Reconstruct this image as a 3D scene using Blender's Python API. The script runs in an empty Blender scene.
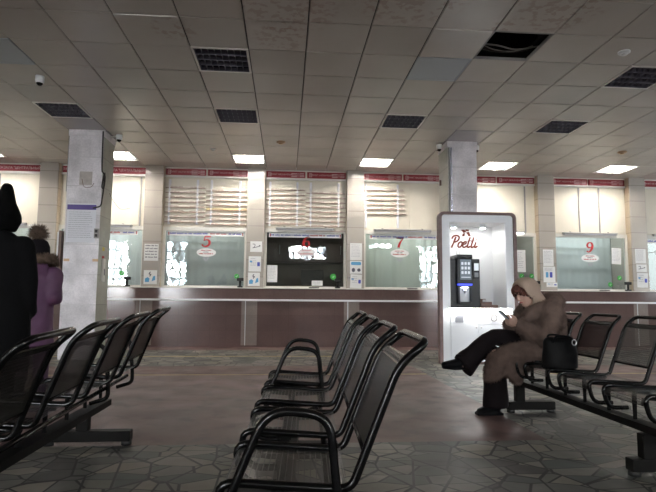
import bpy, bmesh, math, random
from mathutils import Vector, Matrix, noise
random.seed(7)
SC = bpy.context.scene
COL = SC.collection
PI = math.pi
# ------------------------------------------------------------------ camera, world, light, exposure
FPX, YAW, PITCH, ROLL, CZ = 532.28, 0.07774, 0.09763, 0.007635, 0.943
cd = bpy.data.cameras.new('camera'); cam = bpy.data.objects.new('camera', cd); COL.objects.link(cam)
_f = Vector((math.sin(YAW)*math.cos(PITCH), math.cos(YAW)*math.cos(PITCH), math.sin(PITCH)))
_r = Vector((math.cos(YAW), -math.sin(YAW), 0)); _u = _r.cross(_f)
_r2 = _r*math.cos(ROLL) + _u*math.sin(ROLL); _u2 = -_r*math.sin(ROLL) + _u*math.cos(ROLL)
m = Matrix((_r2, _u2, -_f)).transposed().to_4x4(); m.translation = Vector((0, 0, CZ))
cam.matrix_world = m
cd.sensor_fit = 'HORIZONTAL'; cd.sensor_width = 36; cd.lens = 36*FPX/656; cd.clip_start = .05; cd.clip_end = 200
SC.camera = cam
w = bpy.data.worlds.new('world'); SC.world = w; w.use_nodes = True
w.node_tree.nodes['Background'].inputs[0].default_value = (.75, .85, 1, 1)
w.node_tree.nodes['Background'].inputs[1].default_value = .3
SC.view_settings.view_transform = 'Standard'; SC.view_settings.look = 'None'
SC.view_settings.exposure = 0.0; SC.view_settings.gamma = 1
LAMP, SKYWIN, SIDEWIN, KIOSK_SPOT, KIOSK_STRIP, OFFICE_FILL = 222.0, 145.0, 5.0, 22.0, 85.0, 11.5

# ------------------------------------------------------------------ helpers
def MAT(name, col, rough=.6, metal=0, emit=0, var=0, vscale=6, bump=0, bscale=40, spec=.5, alpha=1, ecol=None, coords='Object'):
    m = bpy.data.materials.new(name); m.use_nodes = True
    nt = m.node_tree; b = nt.nodes['Principled BSDF']
    b.inputs['Base Color'].default_value = (*col, 1); b.inputs['Roughness'].default_value = rough
    b.inputs['Metallic'].default_value = metal; b.inputs['Specular IOR Level'].default_value = spec
    if emit:
        b.inputs['Emission Color'].default_value = (*(ecol or col), 1); b.inputs['Emission Strength'].default_value = emit
    if var or bump:
        tc = nt.nodes.new('ShaderNodeTexCoord')
    if var:
        n = nt.nodes.new('ShaderNodeTexNoise'); n.inputs['Scale'].default_value = vscale; n.inputs['Detail'].default_value = 5
        nt.links.new(tc.outputs[coords], n.inputs['Vector'])
        r = nt.nodes.new('ShaderNodeValToRGB')
        r.color_ramp.elements[0].position = .3; r.color_ramp.elements[1].position = .7
        r.color_ramp.elements[0].color = (*[c*(1-var) for c in col], 1); r.color_ramp.elements[1].color = (*[min(1, c*(1+var)) for c in col], 1)
        nt.links.new(n.outputs['Fac'], r.inputs[0]); nt.links.new(r.outputs[0], b.inputs['Base Color'])
    if bump:
        n2 = nt.nodes.new('ShaderNodeTexNoise'); n2.inputs['Scale'].default_value = bscale; n2.inputs['Detail'].default_value = 4
        nt.links.new(tc.outputs[coords], n2.inputs['Vector'])
        bp = nt.nodes.new('ShaderNodeBump'); bp.inputs['Strength'].default_value = bump; bp.inputs['Distance'].default_value = .01
        nt.links.new(n2.outputs['Fac'], bp.inputs['Height']); nt.links.new(bp.outputs[0], b.inputs['Normal'])
    return m

class MB:
    def __init__(s): s.b = bmesh.new(); s.sm = False
    def _tag(s, faces, mi):
        for f in faces: f.material_index = mi
    def box(s, x0, x1, y0, y1, z0, z1, bev=0, mi=0):
        vs = [s.b.verts.new((x, y, z)) for z in (z0, z1) for y in (y0, y1) for x in (x0, x1)]
        fs = [s.b.faces.new([vs[i] for i in q]) for q in ((0,2,3,1),(4,5,7,6),(0,1,5,4),(2,6,7,3),(0,4,6,2),(1,3,7,5))]
        if bev:
            es = list({e for f in fs for e in f.edges})
            r = bmesh.ops.bevel(s.b, geom=es, offset=bev, segments=2, affect='EDGES', profile=.5)
            fs = [f for f in r['faces']] + [f for f in fs if f.is_valid]
        s._tag(fs, mi); return s
    def quad(s, pts, mi=0):
        f = s.b.faces.new([s.b.verts.new(p) for p in pts]); f.material_index = mi; return s
    def loft(s, pts, rad, side=(0, 1, 0), n=12, cap=True, mi=0, smooth=True, closed=False):
        """rings of (a along side, b across) radii along a polyline"""
        pts = [Vector(p) for p in pts]; side = Vector(side); rings = []
        N = len(pts)
        if not isinstance(rad, (list, tuple)): rad = [rad]*N
        prev = None
        for i, p in enumerate(pts):
            if closed: t = pts[(i+1) % N] - pts[i-1]
            else: t = pts[min(i+1, N-1)] - pts[max(i-1, 0)]
            if t.length < 1e-9: t = Vector((0, 0, 1))
            t.normalize()
            ref = side if prev is None else prev
            u = ref - t*ref.dot(t)
            if u.length < 1e-4: u = Vector((1, 0, 0)) - t*t.x
            if u.length < 1e-4: u = Vector((0, 0, 1))
            u.normalize(); v = t.cross(u); prev = u
            a, b = rad[i] if isinstance(rad[i], (list, tuple)) else (rad[i], rad[i])
            rings.append([s.b.verts.new(p + u*a*math.cos(2*PI*k/n) + v*b*math.sin(2*PI*k/n)) for k in range(n)])
        fs = []
        for i in range(N if closed else N-1):
            A, B = rings[i], rings[(i+1) % N]
            for k in range(n):
                fs.append(s.b.faces.new((A[k], A[(k+1) % n], B[(k+1) % n], B[k])))
        if cap and not closed:
            fs.append(s.b.faces.new(rings[0][::-1])); fs.append(s.b.faces.new(rings[-1]))
        for f in fs: f.smooth = smooth; f.material_index = mi
        return s
    tube = loft
    def ball(s, c, r, seg=16, rings=10, mi=0, rot=None):
        r = (r, r, r) if not isinstance(r, (list, tuple)) else r
        M = Matrix.Translation(c) @ (rot or Matrix.Identity(4)) @ Matrix.Diagonal((*r, 1))
        res = bmesh.ops.create_uvsphere(s.b, u_segments=seg, v_segments=rings, radius=1, matrix=M)
        for f in {f for v in res['verts'] for f in v.link_faces}: f.smooth = True; f.material_index = mi
        return s
    def cyl(s, p0, p1, r, r2=None, n=16, mi=0):
        return s.loft([p0, p1], [r, r if r2 is None else r2], side=(.31, .87, .12), n=n, mi=mi)
    def prism(s, poly, d0, d1, axis='Y', mi=0, smooth=False):
        """polygon in (X,Z) pushed along Y, or (Y,Z) along X, or (X,Y) along Z"""
        def P(a, b, d): return {'Y': (a, d, b), 'X': (d, a, b), 'Z': (a, b, d)}[axis]
        A = [s.b.verts.new(P(a, b, d0)) for a, b in poly]; B = [s.b.verts.new(P(a, b, d1)) for a, b in poly]
        n = len(poly); fs = [s.b.faces.new(A), s.b.faces.new(B[::-1])]
        for i in range(n):
            f = s.b.faces.new((A[i], B[i], B[(i+1) % n], A[(i+1) % n])); f.smooth = smooth; fs.append(f)
        s._tag(fs, mi); return s
    def ring_prism(s, outer, inner, d0, d1, axis='Y', mi=0):
        """a frame: same number of points in outer and inner"""
        def P(a, b, d): return {'Y': (a, d, b), 'X': (d, a, b), 'Z': (a, b, d)}[axis]
        L = [[s.b.verts.new(P(a, b, d)) for a, b in pl] for pl, d in ((outer, d0), (inner, d0), (inner, d1), (outer, d1))]
        n = len(outer)
        for r in range(4):
            A, B = L[r], L[(r+1) % 4]
            for i in range(n):
                f = s.b.faces.new((A[i], A[(i+1) % n], B[(i+1) % n], B[i])); f.material_index = mi
        return s
    def ribbon(s, pts, wd, d0, d1, mi=0, closed=False):
        """a pen stroke of varying width in the XZ plane, given depth along Y"""
        n = len(pts); L = []; R_ = []
        for i, p in enumerate(pts):
            a = pts[max(i-1, 0)]; b = pts[min(i+1, n-1)]
            tx, tz = b[0]-a[0], b[1]-a[1]; l = math.hypot(tx, tz) or 1
            h = (wd[i] if isinstance(wd, (list, tuple)) else wd)/2
            nx, nz = -tz/l*h, tx/l*h
            L.append((p[0]+nx, p[1]+nz)); R_.append((p[0]-nx, p[1]-nz))
        q = [[s.b.verts.new((x, d, z)) for x, z in pl] for pl, d in ((L, d0), (R_, d0), (R_, d1), (L, d1))]
        for r in range(4):
            A, B = q[r], q[(r+1) % 4]
            for i in range(n-1): s.b.faces.new((A[i], A[i+1], B[i+1], B[i])).material_index = mi
        for i in (0, n-1): s.b.faces.new([q[k][i] for k in range(4)]).material_index = mi
        return s
    def shift(s, v, rz=0):
        bmesh.ops.transform(s.b, matrix=Matrix.Translation(v) @ Matrix.Rotation(rz, 4, 'Z'), verts=s.b.verts); return s
    def build(s, name, mat, parent=None, loc=None, rot=None):
        bmesh.ops.recalc_face_normals(s.b, faces=s.b.faces)
        me = bpy.data.meshes.new(name); s.b.to_mesh(me); s.b.free()
        for k in (mat if isinstance(mat, (list, tuple)) else [mat]): me.materials.append(k)
        o = bpy.data.objects.new(name, me); COL.objects.link(o)
        if parent: o.parent = parent
        if loc: o.location = loc
        if rot: o.rotation_euler = rot
        return o

def spline(pts, k=6, closed=False):
    """Catmull-Rom through the points (any dimension)"""
    out = []; n = len(pts)
    for i in range(n if closed else n-1):
        if closed: a, b, c, d = pts[i-1], pts[i], pts[(i+1) % n], pts[(i+2) % n]
        else: a, b, c, d = pts[max(i-1, 0)], pts[i], pts[i+1], pts[min(i+2, n-1)]
        for j in range(k):
            t = j/k
            out.append(tuple(.5*((2*b[q]) + (c[q]-a[q])*t + (2*a[q]-5*b[q]+4*c[q]-d[q])*t*t + (-a[q]+3*b[q]-3*c[q]+d[q])*t**3) for q in range(len(b))))
    if not closed: out.append(tuple(pts[-1]))
    return out
def fillet(pts, r, n=5, closed=False):
    pts = [Vector(p) for p in pts]; N = len(pts); out = []
    for i, p in enumerate(pts):
        if not closed and i in (0, N-1): out.append(p); continue
        a = pts[i-1]-p; b = pts[(i+1) % N]-p
        rr = min(r[i] if isinstance(r, (list, tuple)) else r, a.length*.48, b.length*.48)
        A = p + a.normalized()*rr; B = p + b.normalized()*rr
        for k in range(n+1):
            t = k/n; out.append(A*(1-t)**2 + p*2*t*(1-t) + B*t*t)
    return out
def rrect(x0, x1, z0, z1, r, n=5, rb=None):
    rb = r if rb is None else rb; P = []
    for cx, cz, a0, q in ((x1, z1, 0, r), (x0, z1, 90, r), (x0, z0, 180, rb), (x1, z0, 270, rb)):
        sx = -1 if cx == x1 else 1; sz = -1 if cz == z1 else 1
        for k in range(n+1):
            a = math.radians(a0 + 90*k/n); P.append((cx+sx*q+q*math.cos(a), cz+sz*q+q*math.sin(a)))
    return P
def ellipse(cx, cz, a, b, n=28): return [(cx+a*math.cos(2*PI*k/n), cz+b*math.sin(2*PI*k/n)) for k in range(n)]
def empty(name, loc, rz=0):
    o = bpy.data.objects.new(name, None); COL.objects.link(o); o.location = loc; o.rotation_euler = (0, 0, rz); o.empty_display_size = .1
    return o
def tag(o, label, cat, group=None, kind=None):
    o['label'] = label; o['category'] = cat
    if group: o['group'] = group
    if kind: o['kind'] = kind
    return o
def thing(name, label, cat, loc, rz=0, group=None): return tag(empty(name, loc, rz), label, cat, group)
def struct(o): o['kind'] = 'structure'; return o
def kids(o): return [c for c in bpy.data.objects if c.parent == o]
def copy_tree(o, parent=None):
    c = o.copy(); COL.objects.link(c)
    if parent: c.parent = parent
    for ch in kids(o): copy_tree(ch, c)
    return c
def evaluated(o):
    dg = bpy.context.evaluated_depsgraph_get(); dg.update()
    me = bpy.data.meshes.new_from_object(o.evaluated_get(dg)); old = o.data
    o.modifiers.clear(); o.data = me; bpy.data.meshes.remove(old); me.name = o.name
    return o
def fused(name, mb, mat, parent, voxel=.012, smooth=3, fac=.5):
    """overlapping closed shapes become one continuous skin"""
    o = mb.build(name, mat, parent)
    r = o.modifiers.new('r', 'REMESH'); r.mode = 'VOXEL'; r.voxel_size = voxel; r.use_smooth_shade = True
    if smooth:
        q = o.modifiers.new('s', 'SMOOTH'); q.iterations = smooth; q.factor = fac
    evaluated(o)
    for p in o.data.polygons: p.use_smooth = True
    if not o.data.materials: o.data.materials.append(mat)
    return o
def ruffle(o, amp, scale, amp2=0, scale2=60):
    for v, nrm in [(v, v.normal.copy()) for v in o.data.vertices]:
        d = noise.noise(v.co*scale)*amp + (noise.noise(v.co*scale2)*amp2 if amp2 else 0)
        v.co += nrm*d
    o.data.update()
def fur_on(o, count, length, width, down=.5, seed=1, where=None, mi=0):
    """short tapered tufts grown on the surface, added to the same mesh"""
    rnd = random.Random(seed); me = o.data
    polys = [p for p in me.polygons if where is None or where(p.center)]
    ar = [p.area for p in polys]
    pick = rnd.choices(polys, ar, k=count)
    bm = bmesh.new(); bm.from_mesh(me)
    for p in pick:
        vs = [me.vertices[i].co for i in p.vertices]; a, b = rnd.random(), rnd.random()
        c = vs[0]*(1-a) + vs[1]*a; d = (vs[-1]*(1-a) + vs[-2]*a) if len(vs) > 3 else vs[2]
        q = c*(1-b) + d*b; nrm = p.normal
        dr = (nrm + Vector((rnd.uniform(-.6, .6), rnd.uniform(-.6, .6), rnd.uniform(-.6, .4)-down))).normalized()
        if dr.dot(nrm) < .15: dr = (dr + nrm*.4).normalized()
        s = dr.cross(Vector((rnd.uniform(-1, 1), rnd.uniform(-1, 1), rnd.uniform(-1, 1)))).normalized()*width
        L = length*rnd.uniform(.6, 1.2); q = q - nrm*.004
        t = dr.cross(s).normalized()*width
        v = [bm.verts.new(q+s), bm.verts.new(q-s*.5+t*.8), bm.verts.new(q-s*.5-t*.8), bm.verts.new(q+dr*L)]
        for idx in ((0, 1, 3), (1, 2, 3), (2, 0, 3)):
            f = bm.faces.new([v[i] for i in idx]); f.smooth = True; f.material_index = mi
    bm.to_mesh(me); bm.free(); me.update()
def text_mesh(name, s, size, mat, parent=None, loc=(0, 0, 0), depth=.002, squeeze=1, shear=0, rot=None):
    cu = bpy.data.curves.new(name, 'FONT'); cu.body = s; cu.size = size; cu.extrude = depth/2; cu.align_x = 'CENTER'; cu.align_y = 'CENTER'; cu.shear = shear; cu.resolution_u = 3
    o = bpy.data.objects.new(name, cu); COL.objects.link(o)
    dg = bpy.context.evaluated_depsgraph_get(); dg.update()
    me = bpy.data.meshes.new_from_object(o.evaluated_get(dg)); bpy.data.objects.remove(o)
    me.materials.clear(); me.materials.append(mat)
    for v in me.vertices: v.co = Vector((v.co.x*squeeze, -v.co.z, v.co.y))   # stand it up, facing -Y
    o = bpy.data.objects.new(name, me); COL.objects.link(o)
    if parent: o.parent = parent
    o.location = loc
    if rot: o.rotation_euler = rot
    return o

# ------------------------------------------------------------------ materials
def nodes_of(m): return m.node_tree.nodes, m.node_tree.links, m.node_tree.nodes['Principled BSDF']
def math_node(nt, op, a, b=None):
    n = nt.nodes.new('ShaderNodeMath'); n.operation = op
    for i, v in enumerate((a, b)):
        if v is None: continue
        if isinstance(v, (int, float)): n.inputs[i].default_value = v
        else: nt.links.new(v, n.inputs[i])
    return n.outputs[0]
def mix_col(nt, fac, a, b, mode='MIX'):
    n = nt.nodes.new('ShaderNodeMix'); n.data_type = 'RGBA'; n.blend_type = mode
    for sock, v in ((n.inputs[0], fac), (n.inputs[6], a), (n.inputs[7], b)):
        if isinstance(v, (int, float)): sock.default_value = v
        elif isinstance(v, tuple): sock.default_value = (*v, 1) if len(v) == 3 else v
        else: nt.links.new(v, sock)
    return n.outputs[2]
def ramp(nt, fac, stops, interp='LINEAR'):
    r = nt.nodes.new('ShaderNodeValToRGB'); cr = r.color_ramp; cr.interpolation = interp
    while len(cr.elements) < len(stops): cr.elements.new(.5)
    for e, (p, c) in zip(cr.elements, stops): e.position = p; e.color = (*c, 1)
    nt.links.new(fac, r.inputs[0]); return r.outputs[0]
def objco(nt):
    tc = nt.nodes.new('ShaderNodeTexCoord'); sx = nt.nodes.new('ShaderNodeSeparateXYZ')
    nt.links.new(tc.outputs['Object'], sx.inputs[0]); return tc.outputs['Object'], sx.outputs
def noise_tex(nt, vec, scale, detail=4):
    n = nt.nodes.new('ShaderNodeTexNoise'); n.inputs['Scale'].default_value = scale; n.inputs['Detail'].default_value = detail
    nt.links.new(vec, n.inputs['Vector']); return n.outputs['Fac']

GX, GY, T, CH = -.42987, 4.77689, .6, 3.521           # ceiling grid origin, tile, height
def make_ceiling_mat(name, col, rough, stains=True):
    m = MAT(name, col, rough); nt = m.node_tree; b = nt.nodes['Principled BSDF']; v, xyz = objco(nt)
    fx = math_node(nt, 'FLOOR', math_node(nt, 'DIVIDE', math_node(nt, 'SUBTRACT', xyz[0], GX), T))
    fy = math_node(nt, 'FLOOR', math_node(nt, 'DIVIDE', math_node(nt, 'SUBTRACT', xyz[1], GY), T))
    cb = nt.nodes.new('ShaderNodeCombineXYZ'); nt.links.new(fx, cb.inputs[0]); nt.links.new(fy, cb.inputs[1])
    wn = nt.nodes.new('ShaderNodeTexWhiteNoise'); wn.noise_dimensions = '2D'; nt.links.new(cb.outputs[0], wn.inputs[0])
    c = ramp(nt, wn.outputs[0], [(0, tuple(x*.9 for x in col)), (.5, col), (1, tuple(min(1, x*1.05) for x in col))])
    c = mix_col(nt, .25, c, ramp(nt, noise_tex(nt, v, 1.3), [(.3, (.55, .5, .46)), (.7, (1, 1, 1))]), 'MULTIPLY')
    if stains:
        # water stains near the roof leak, with a shape of their own
        for sx, sy, rad in ((1.05, 4.25, .55), (2.4, 4.35, .45), (.0, 4.55, .5), (2.02, 4.72, .16), (-1.1, 5.0, .25), (-.1, 5.1, .3)):
            dx = math_node(nt, 'SUBTRACT', xyz[0], sx); dy = math_node(nt, 'SUBTRACT', xyz[1], sy)
            d = math_node(nt, 'SQRT', math_node(nt, 'ADD', math_node(nt, 'MULTIPLY', dx, dx), math_node(nt, 'MULTIPLY', dy, dy)))
            k = math_node(nt, 'SUBTRACT', 1.0, math_node(nt, 'DIVIDE', d, rad))
            k2 = math_node(nt, 'MULTIPLY', math_node(nt, 'MAXIMUM', k, 0.0), 1.6)
            n = math_node(nt, 'MULTIPLY', math_node(nt, 'MAXIMUM', math_node(nt, 'SUBTRACT', noise_tex(nt, v, 14, 8), .5), 0.0), 6.0)
            fac = math_node(nt, 'MINIMUM', math_node(nt, 'MULTIPLY', k2, n), .3)
            c = mix_col(nt, fac, c, (.30, .15, .10))
    nt.links.new(c, b.inputs['Base Color']); return m
M_ceil = make_ceiling_mat('ceiling_tile', (.62, .585, .535), .24)
M_ceil_gloss = make_ceiling_mat('ceiling_tile_gloss', (.46, .44, .45), .14, False)
M_plenum = MAT('plenum', (.02, .02, .02), .9)

def make_paving():
    m = MAT('crazy_paving', (.4, .4, .36), .5, spec=.18); nt, b = m.node_tree, m.node_tree.nodes['Principled BSDF']; v, xyz = objco(nt)
    mp = nt.nodes.new('ShaderNodeMapping'); mp.inputs['Scale'].default_value = (.72, 1.45, 1); nt.links.new(v, mp.inputs[0])
    def vor(feature, scale=4.2):
        n = nt.nodes.new('ShaderNodeTexVoronoi'); n.voronoi_dimensions = '2D'; n.feature = feature; n.inputs['Scale'].default_value = scale
        n.inputs['Randomness'].default_value = 1; nt.links.new(mp.outputs[0], n.inputs['Vector']); return n
    mp2 = nt.nodes.new('ShaderNodeMapping'); mp2.inputs['Scale'].default_value = (1.35, .62, 1); mp2.inputs['Rotation'].default_value = (0, 0, .7); mp2.inputs['Location'].default_value = (3.3, 1.7, 0); nt.links.new(v, mp2.inputs[0])
    e1, c1 = vor('DISTANCE_TO_EDGE', 5.2).outputs['Distance'], vor('F1', 5.2).outputs['Color']
    mp = mp2
    e2, c2 = vor('DISTANCE_TO_EDGE', 3.9).outputs['Distance'], vor('F1', 3.9).outputs['Color']
    edge = math_node(nt, 'MINIMUM', e1, e2)
    cell = mix_col(nt, .5, c1, c2)
    sp = nt.nodes.new('ShaderNodeSeparateColor'); nt.links.new(cell, sp.inputs[0])
    c = ramp(nt, sp.outputs[0], [(.15, (.075, .072, .068)), (.4, (.14, .138, .13)), (.55, (.21, .20, .178)), (.7, (.27, .25, .205)), (.85, (.10, .106, .103))])
    c = mix_col(nt, .5, c, ramp(nt, noise_tex(nt, v, 9, 6), [(.3, (.6, .6, .58)), (.7, (1, 1, 1))]), 'MULTIPLY')
    g = ramp(nt, edge, [(.0, (1, 1, 1)), (.022, (1, 1, 1)), (.04, (0, 0, 0))])
    c = mix_col(nt, g, c, (.03, .03, .028))
    nt.links.new(c, b.inputs['Base Color'])
    rr = ramp(nt, noise_tex(nt, v, 2.2, 4), [(.3, (.42, .42, .42)), (.7, (.6, .6, .6))]); nt.links.new(rr, b.inputs['Roughness'])
    bp = nt.nodes.new('ShaderNodeBump'); bp.inputs['Strength'].default_value = .2; bp.inputs['Distance'].default_value = .003
    nt.links.new(ramp(nt, edge, [(0, (0, 0, 0)), (.06, (1, 1, 1))]), bp.inputs['Height']); nt.links.new(bp.outputs[0], b.inputs['Normal'])
    return m
def make_red():
    m = MAT('red_granite', (.2, .13, .12), .45, spec=.25); nt, b = m.node_tree, m.node_tree.nodes['Principled BSDF']; v, xyz = objco(nt)
    c = ramp(nt, noise_tex(nt, v, 160, 2), [(.35, (.105, .058, .052)), (.65, (.195, .12, .11))])
    c = mix_col(nt, .7, c, ramp(nt, noise_tex(nt, v, 1.6, 7), [(.35, (.55, .5, .5)), (.6, (1, 1, 1))]), 'MULTIPLY')
    c = mix_col(nt, .55, c, ramp(nt, noise_tex(nt, v, 5, 8), [(.36, (.4, .36, .36)), (.46, (1, 1, 1))]), 'MULTIPLY')
    nt.links.new(c, b.inputs['Base Color'])
    nt.links.new(ramp(nt, noise_tex(nt, v, 3, 5), [(.3, (.40, .40, .40)), (.7, (.58, .58, .58))]), b.inputs['Roughness'])
    return m
M_paving, M_red = make_paving(), make_red()

def make_tiles(name, col, rough, jz, jx=None, joint=.55, var=.08, mottled=0, scale=3.0, off=0, wid=.012):
    m = MAT(name, col, rough); nt, b = m.node_tree, m.node_tree.nodes['Principled BSDF']; v, xyz = objco(nt)
    c = ramp(nt, noise_tex(nt, v, scale, 6), [(.3, tuple(x*(1-var) for x in col)), (.7, tuple(min(1, x*(1+var)) for x in col))])
    if mottled:
        c = mix_col(nt, mottled, c, ramp(nt, noise_tex(nt, v, 38, 3), [(.4, (.7, .68, .72)), (.6, (1, 1, 1))]), 'MULTIPLY')
    fz = math_node(nt, 'FLOOR', math_node(nt, 'DIVIDE', math_node(nt, 'ADD', xyz[2], off), jz))
    wn = nt.nodes.new('ShaderNodeTexWhiteNoise'); wn.noise_dimensions = '1D'; nt.links.new(fz, wn.inputs['W'])
    c = mix_col(nt, 1.0, c, ramp(nt, wn.outputs[0], [(0, (.88, .88, .88)), (1, (1, 1, 1))]), 'MULTIPLY')
    j = math_node(nt, 'LESS_THAN', math_node(nt, 'FRACT', math_node(nt, 'DIVIDE', math_node(nt, 'ADD', xyz[2], off), jz)), wid/jz)
    if jx:
        s = math_node(nt, 'ADD', xyz[0], xyz[1])
        j = math_node(nt, 'MAXIMUM', j, math_node(nt, 'LESS_THAN', math_node(nt, 'FRACT', math_node(nt, 'DIVIDE', s, jx)), wid/jx))
    c = mix_col(nt, j, c, tuple(x*joint for x in col))
    nt.links.new(c, b.inputs['Base Color']); return m
M_pil = make_tiles('beige_tile', (.43, .395, .355), .16, .335, None, .6, .03)
M_pilside = make_tiles('tan_tile', (.50, .41, .30), .3, .335, None, .6, .03)
M_marble = make_tiles('grey_marble', (.78, .74, .765), .35, .455, None, .78, .24, .35, 3.2, .1)
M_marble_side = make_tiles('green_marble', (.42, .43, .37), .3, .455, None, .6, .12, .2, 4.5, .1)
M_wains = make_tiles('brown_granite', (.115, .074, .069), .13, .30, .30, .75, .08, .25, 3, 0, .006)
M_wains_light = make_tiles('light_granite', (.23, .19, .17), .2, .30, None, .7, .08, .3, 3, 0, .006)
M_plaster = MAT('plaster', (.62, .58, .52), .7, var=.05, vscale=2)
M_cream = MAT('cream_panel', (.72, .67, .57), .45, var=.03, vscale=3)
M_creamframe = MAT('cream_frame', (.74, .72, .67), .35)
M_white = MAT('white_paint', (.80, .80, .80), .3)
M_whiteled = MAT('white_ledge', (.78, .78, .80), .25)
M_steel = MAT('steel', (.55, .55, .56), .3, 1)
M_greyplast = MAT('grey_plastic', (.32, .31, .30), .5)
M_black = MAT('black_paint', (.002, .002, .0022), .2, spec=.3)
M_blackmatt = MAT('black_matt', (.012, .012, .012), .6)
M_dead = MAT('bracket_black', (.003, .003, .003), .8, spec=.1)
M_beam = MAT('dark_beam', (.007, .0065, .006), .55, spec=.1, var=.2, vscale=12)
M_red_sign = MAT('red_sign', (.25, .014, .024), .4)
M_signprint = MAT('sign_print', (.62, .42, .42), .5)
M_redtxt = MAT('red_print', (.42, .012, .014), .45)
M_bluetxt = MAT('blue_print', (.05, .07, .42), .45)
M_bluelight = MAT('light_blue_print', (.10, .35, .62), .45)
M_purple = MAT('purple_print', (.13, .09, .34), .5)
M_darktxt = MAT('dark_print', (.10, .10, .13), .6)
M_greytxt = MAT('grey_print', (.42, .42, .46), .6)
M_paper = MAT('paper', (.80, .80, .80), .55)
M_lilacpaper = MAT('lilac_paper', (.80, .80, .85), .5)
M_green = MAT('green_sticker', (.05, .38, .06), .5)
M_yellow = MAT('yellow_sticker', (.62, .50, .08), .5)
M_yellowline = MAT('yellow_line', (.36, .28, .10), .5, var=.3, vscale=7)
M_orange = MAT('orange_tape', (.62, .40, .24), .5)
M_slat = MAT('slat', (.74, .69, .61), .45)
M_slatedge = MAT('slat_edge', (.36, .21, .17), .5)
M_slatprint = MAT('slat_print', (.46, .34, .29), .5)
M_slatyellow = MAT('slat_yellow', (.62, .50, .25), .45)
M_wire = MAT('wire', (.03, .025, .025), .5)
M_wood = MAT('brown_wood', (.17, .095, .075), .45, var=.15, vscale=9)
def make_emit(name, col, s):
    m = MAT(name, (.02, .02, .02), .4, emit=s, ecol=col); return m
M_lamp = make_emit('lamp_light', (1, .95, .86), LAMP)
M_sky = make_emit('daylight', (.90, .96, 1), SKYWIN)
_nt = M_sky.node_tree; _v, _xyz = objco(_nt)
_nt.links.new(mix_col(_nt, 1.0, ramp(_nt, noise_tex(_nt, _v, .9, 3), [(.36, (.02, .023, .026)), (.5, (.22, .24, .26)), (.62, (1, 1, 1))]), (1, 1, 1), 'MULTIPLY'), _nt.nodes['Principled BSDF'].inputs['Emission Color']); M_skyside = make_emit('daylight_dim', (.90, .96, 1), SIDEWIN)
def make_glass(name, tint=(.90, .93, .92), refl=.015):
    m = bpy.data.materials.new(name); m.use_nodes = True; nt = m.node_tree; nt.nodes.clear()
    out = nt.nodes.new('ShaderNodeOutputMaterial'); mx = nt.nodes.new('ShaderNodeMixShader')
    tr = nt.nodes.new('ShaderNodeBsdfTransparent'); tr.inputs[0].default_value = (*tint, 1)
    gl = nt.nodes.new('ShaderNodeBsdfGlossy'); gl.inputs['Roughness'].default_value = .015
    tc = nt.nodes.new('ShaderNodeTexCoord'); n = noise_tex(nt, tc.outputs['Object'], 3.5, 2)
    bp = nt.nodes.new('ShaderNodeBump'); bp.inputs['Strength'].default_value = .035; bp.inputs['Distance'].default_value = .03
    nt.links.new(n, bp.inputs['Height']); nt.links.new(bp.outputs[0], gl.inputs['Normal'])
    fr = nt.nodes.new('ShaderNodeFresnel'); fr.inputs[0].default_value = 1.5
    nt.links.new(math_node(nt, 'ADD', fr.outputs[0], refl), mx.inputs[0])
    nt.links.new(tr.outputs[0], mx.inputs[1]); nt.links.new(gl.outputs[0], mx.inputs[2]); nt.links.new(mx.outputs[0], out.inputs[0])
    return m
M_glass = make_glass('window_glass')

# ------------------------------------------------------------------ room shell
XL, XR, YB, YW = -13.63, 10.97, -14.0, 10.45
YT, CT = 4.77689-.6*14, 6.8                     # the hall behind the camera is taller, with a glazed front      # side walls, back wall, wainscot plane
YP, YG, YE = 10.50, 10.68, 10.74                  # pilaster face, glass, end of wall depth
PC = [-.62 + 1.99*k for k in range(-6, 6)]        # pilaster centres
PHW = .172
f = MB()
ys = [YB, 3.58, 7.55, 9.83, YW+.3]
xs = [XL, -4.3, 1.78, 3.4, 9.3, XR]
for i in range(5):
    for j in range(4):
        red = (j == 1 and i in (1, 3)) or j == 3
        f.quad([(xs[i], ys[j], 0), (xs[i+1], ys[j], 0), (xs[i+1], ys[j+1], 0), (xs[i], ys[j+1], 0)], 1 if red else 0)
struct(f.build('floor', [M_paving, M_red]))
f = MB(); f.box(XL, XR, YB, YW+.3, -.2, -.004); struct(f.build('floor_slab', M_plenum))
f = MB(); f.box(-4.3, 1.78, 6.70, 6.735, .0, .0015); f.box(3.4, 9.3, 6.70, 6.735, 0, .0015)
struct(f.build('trim_1', M_yellowline))
f = MB(); f.box(-4.3, 2.0, 8.75, 8.82, .0, .0012); struct(f.build('trim_2', M_yellowline))  # second yellow line, running across the paving

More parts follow.
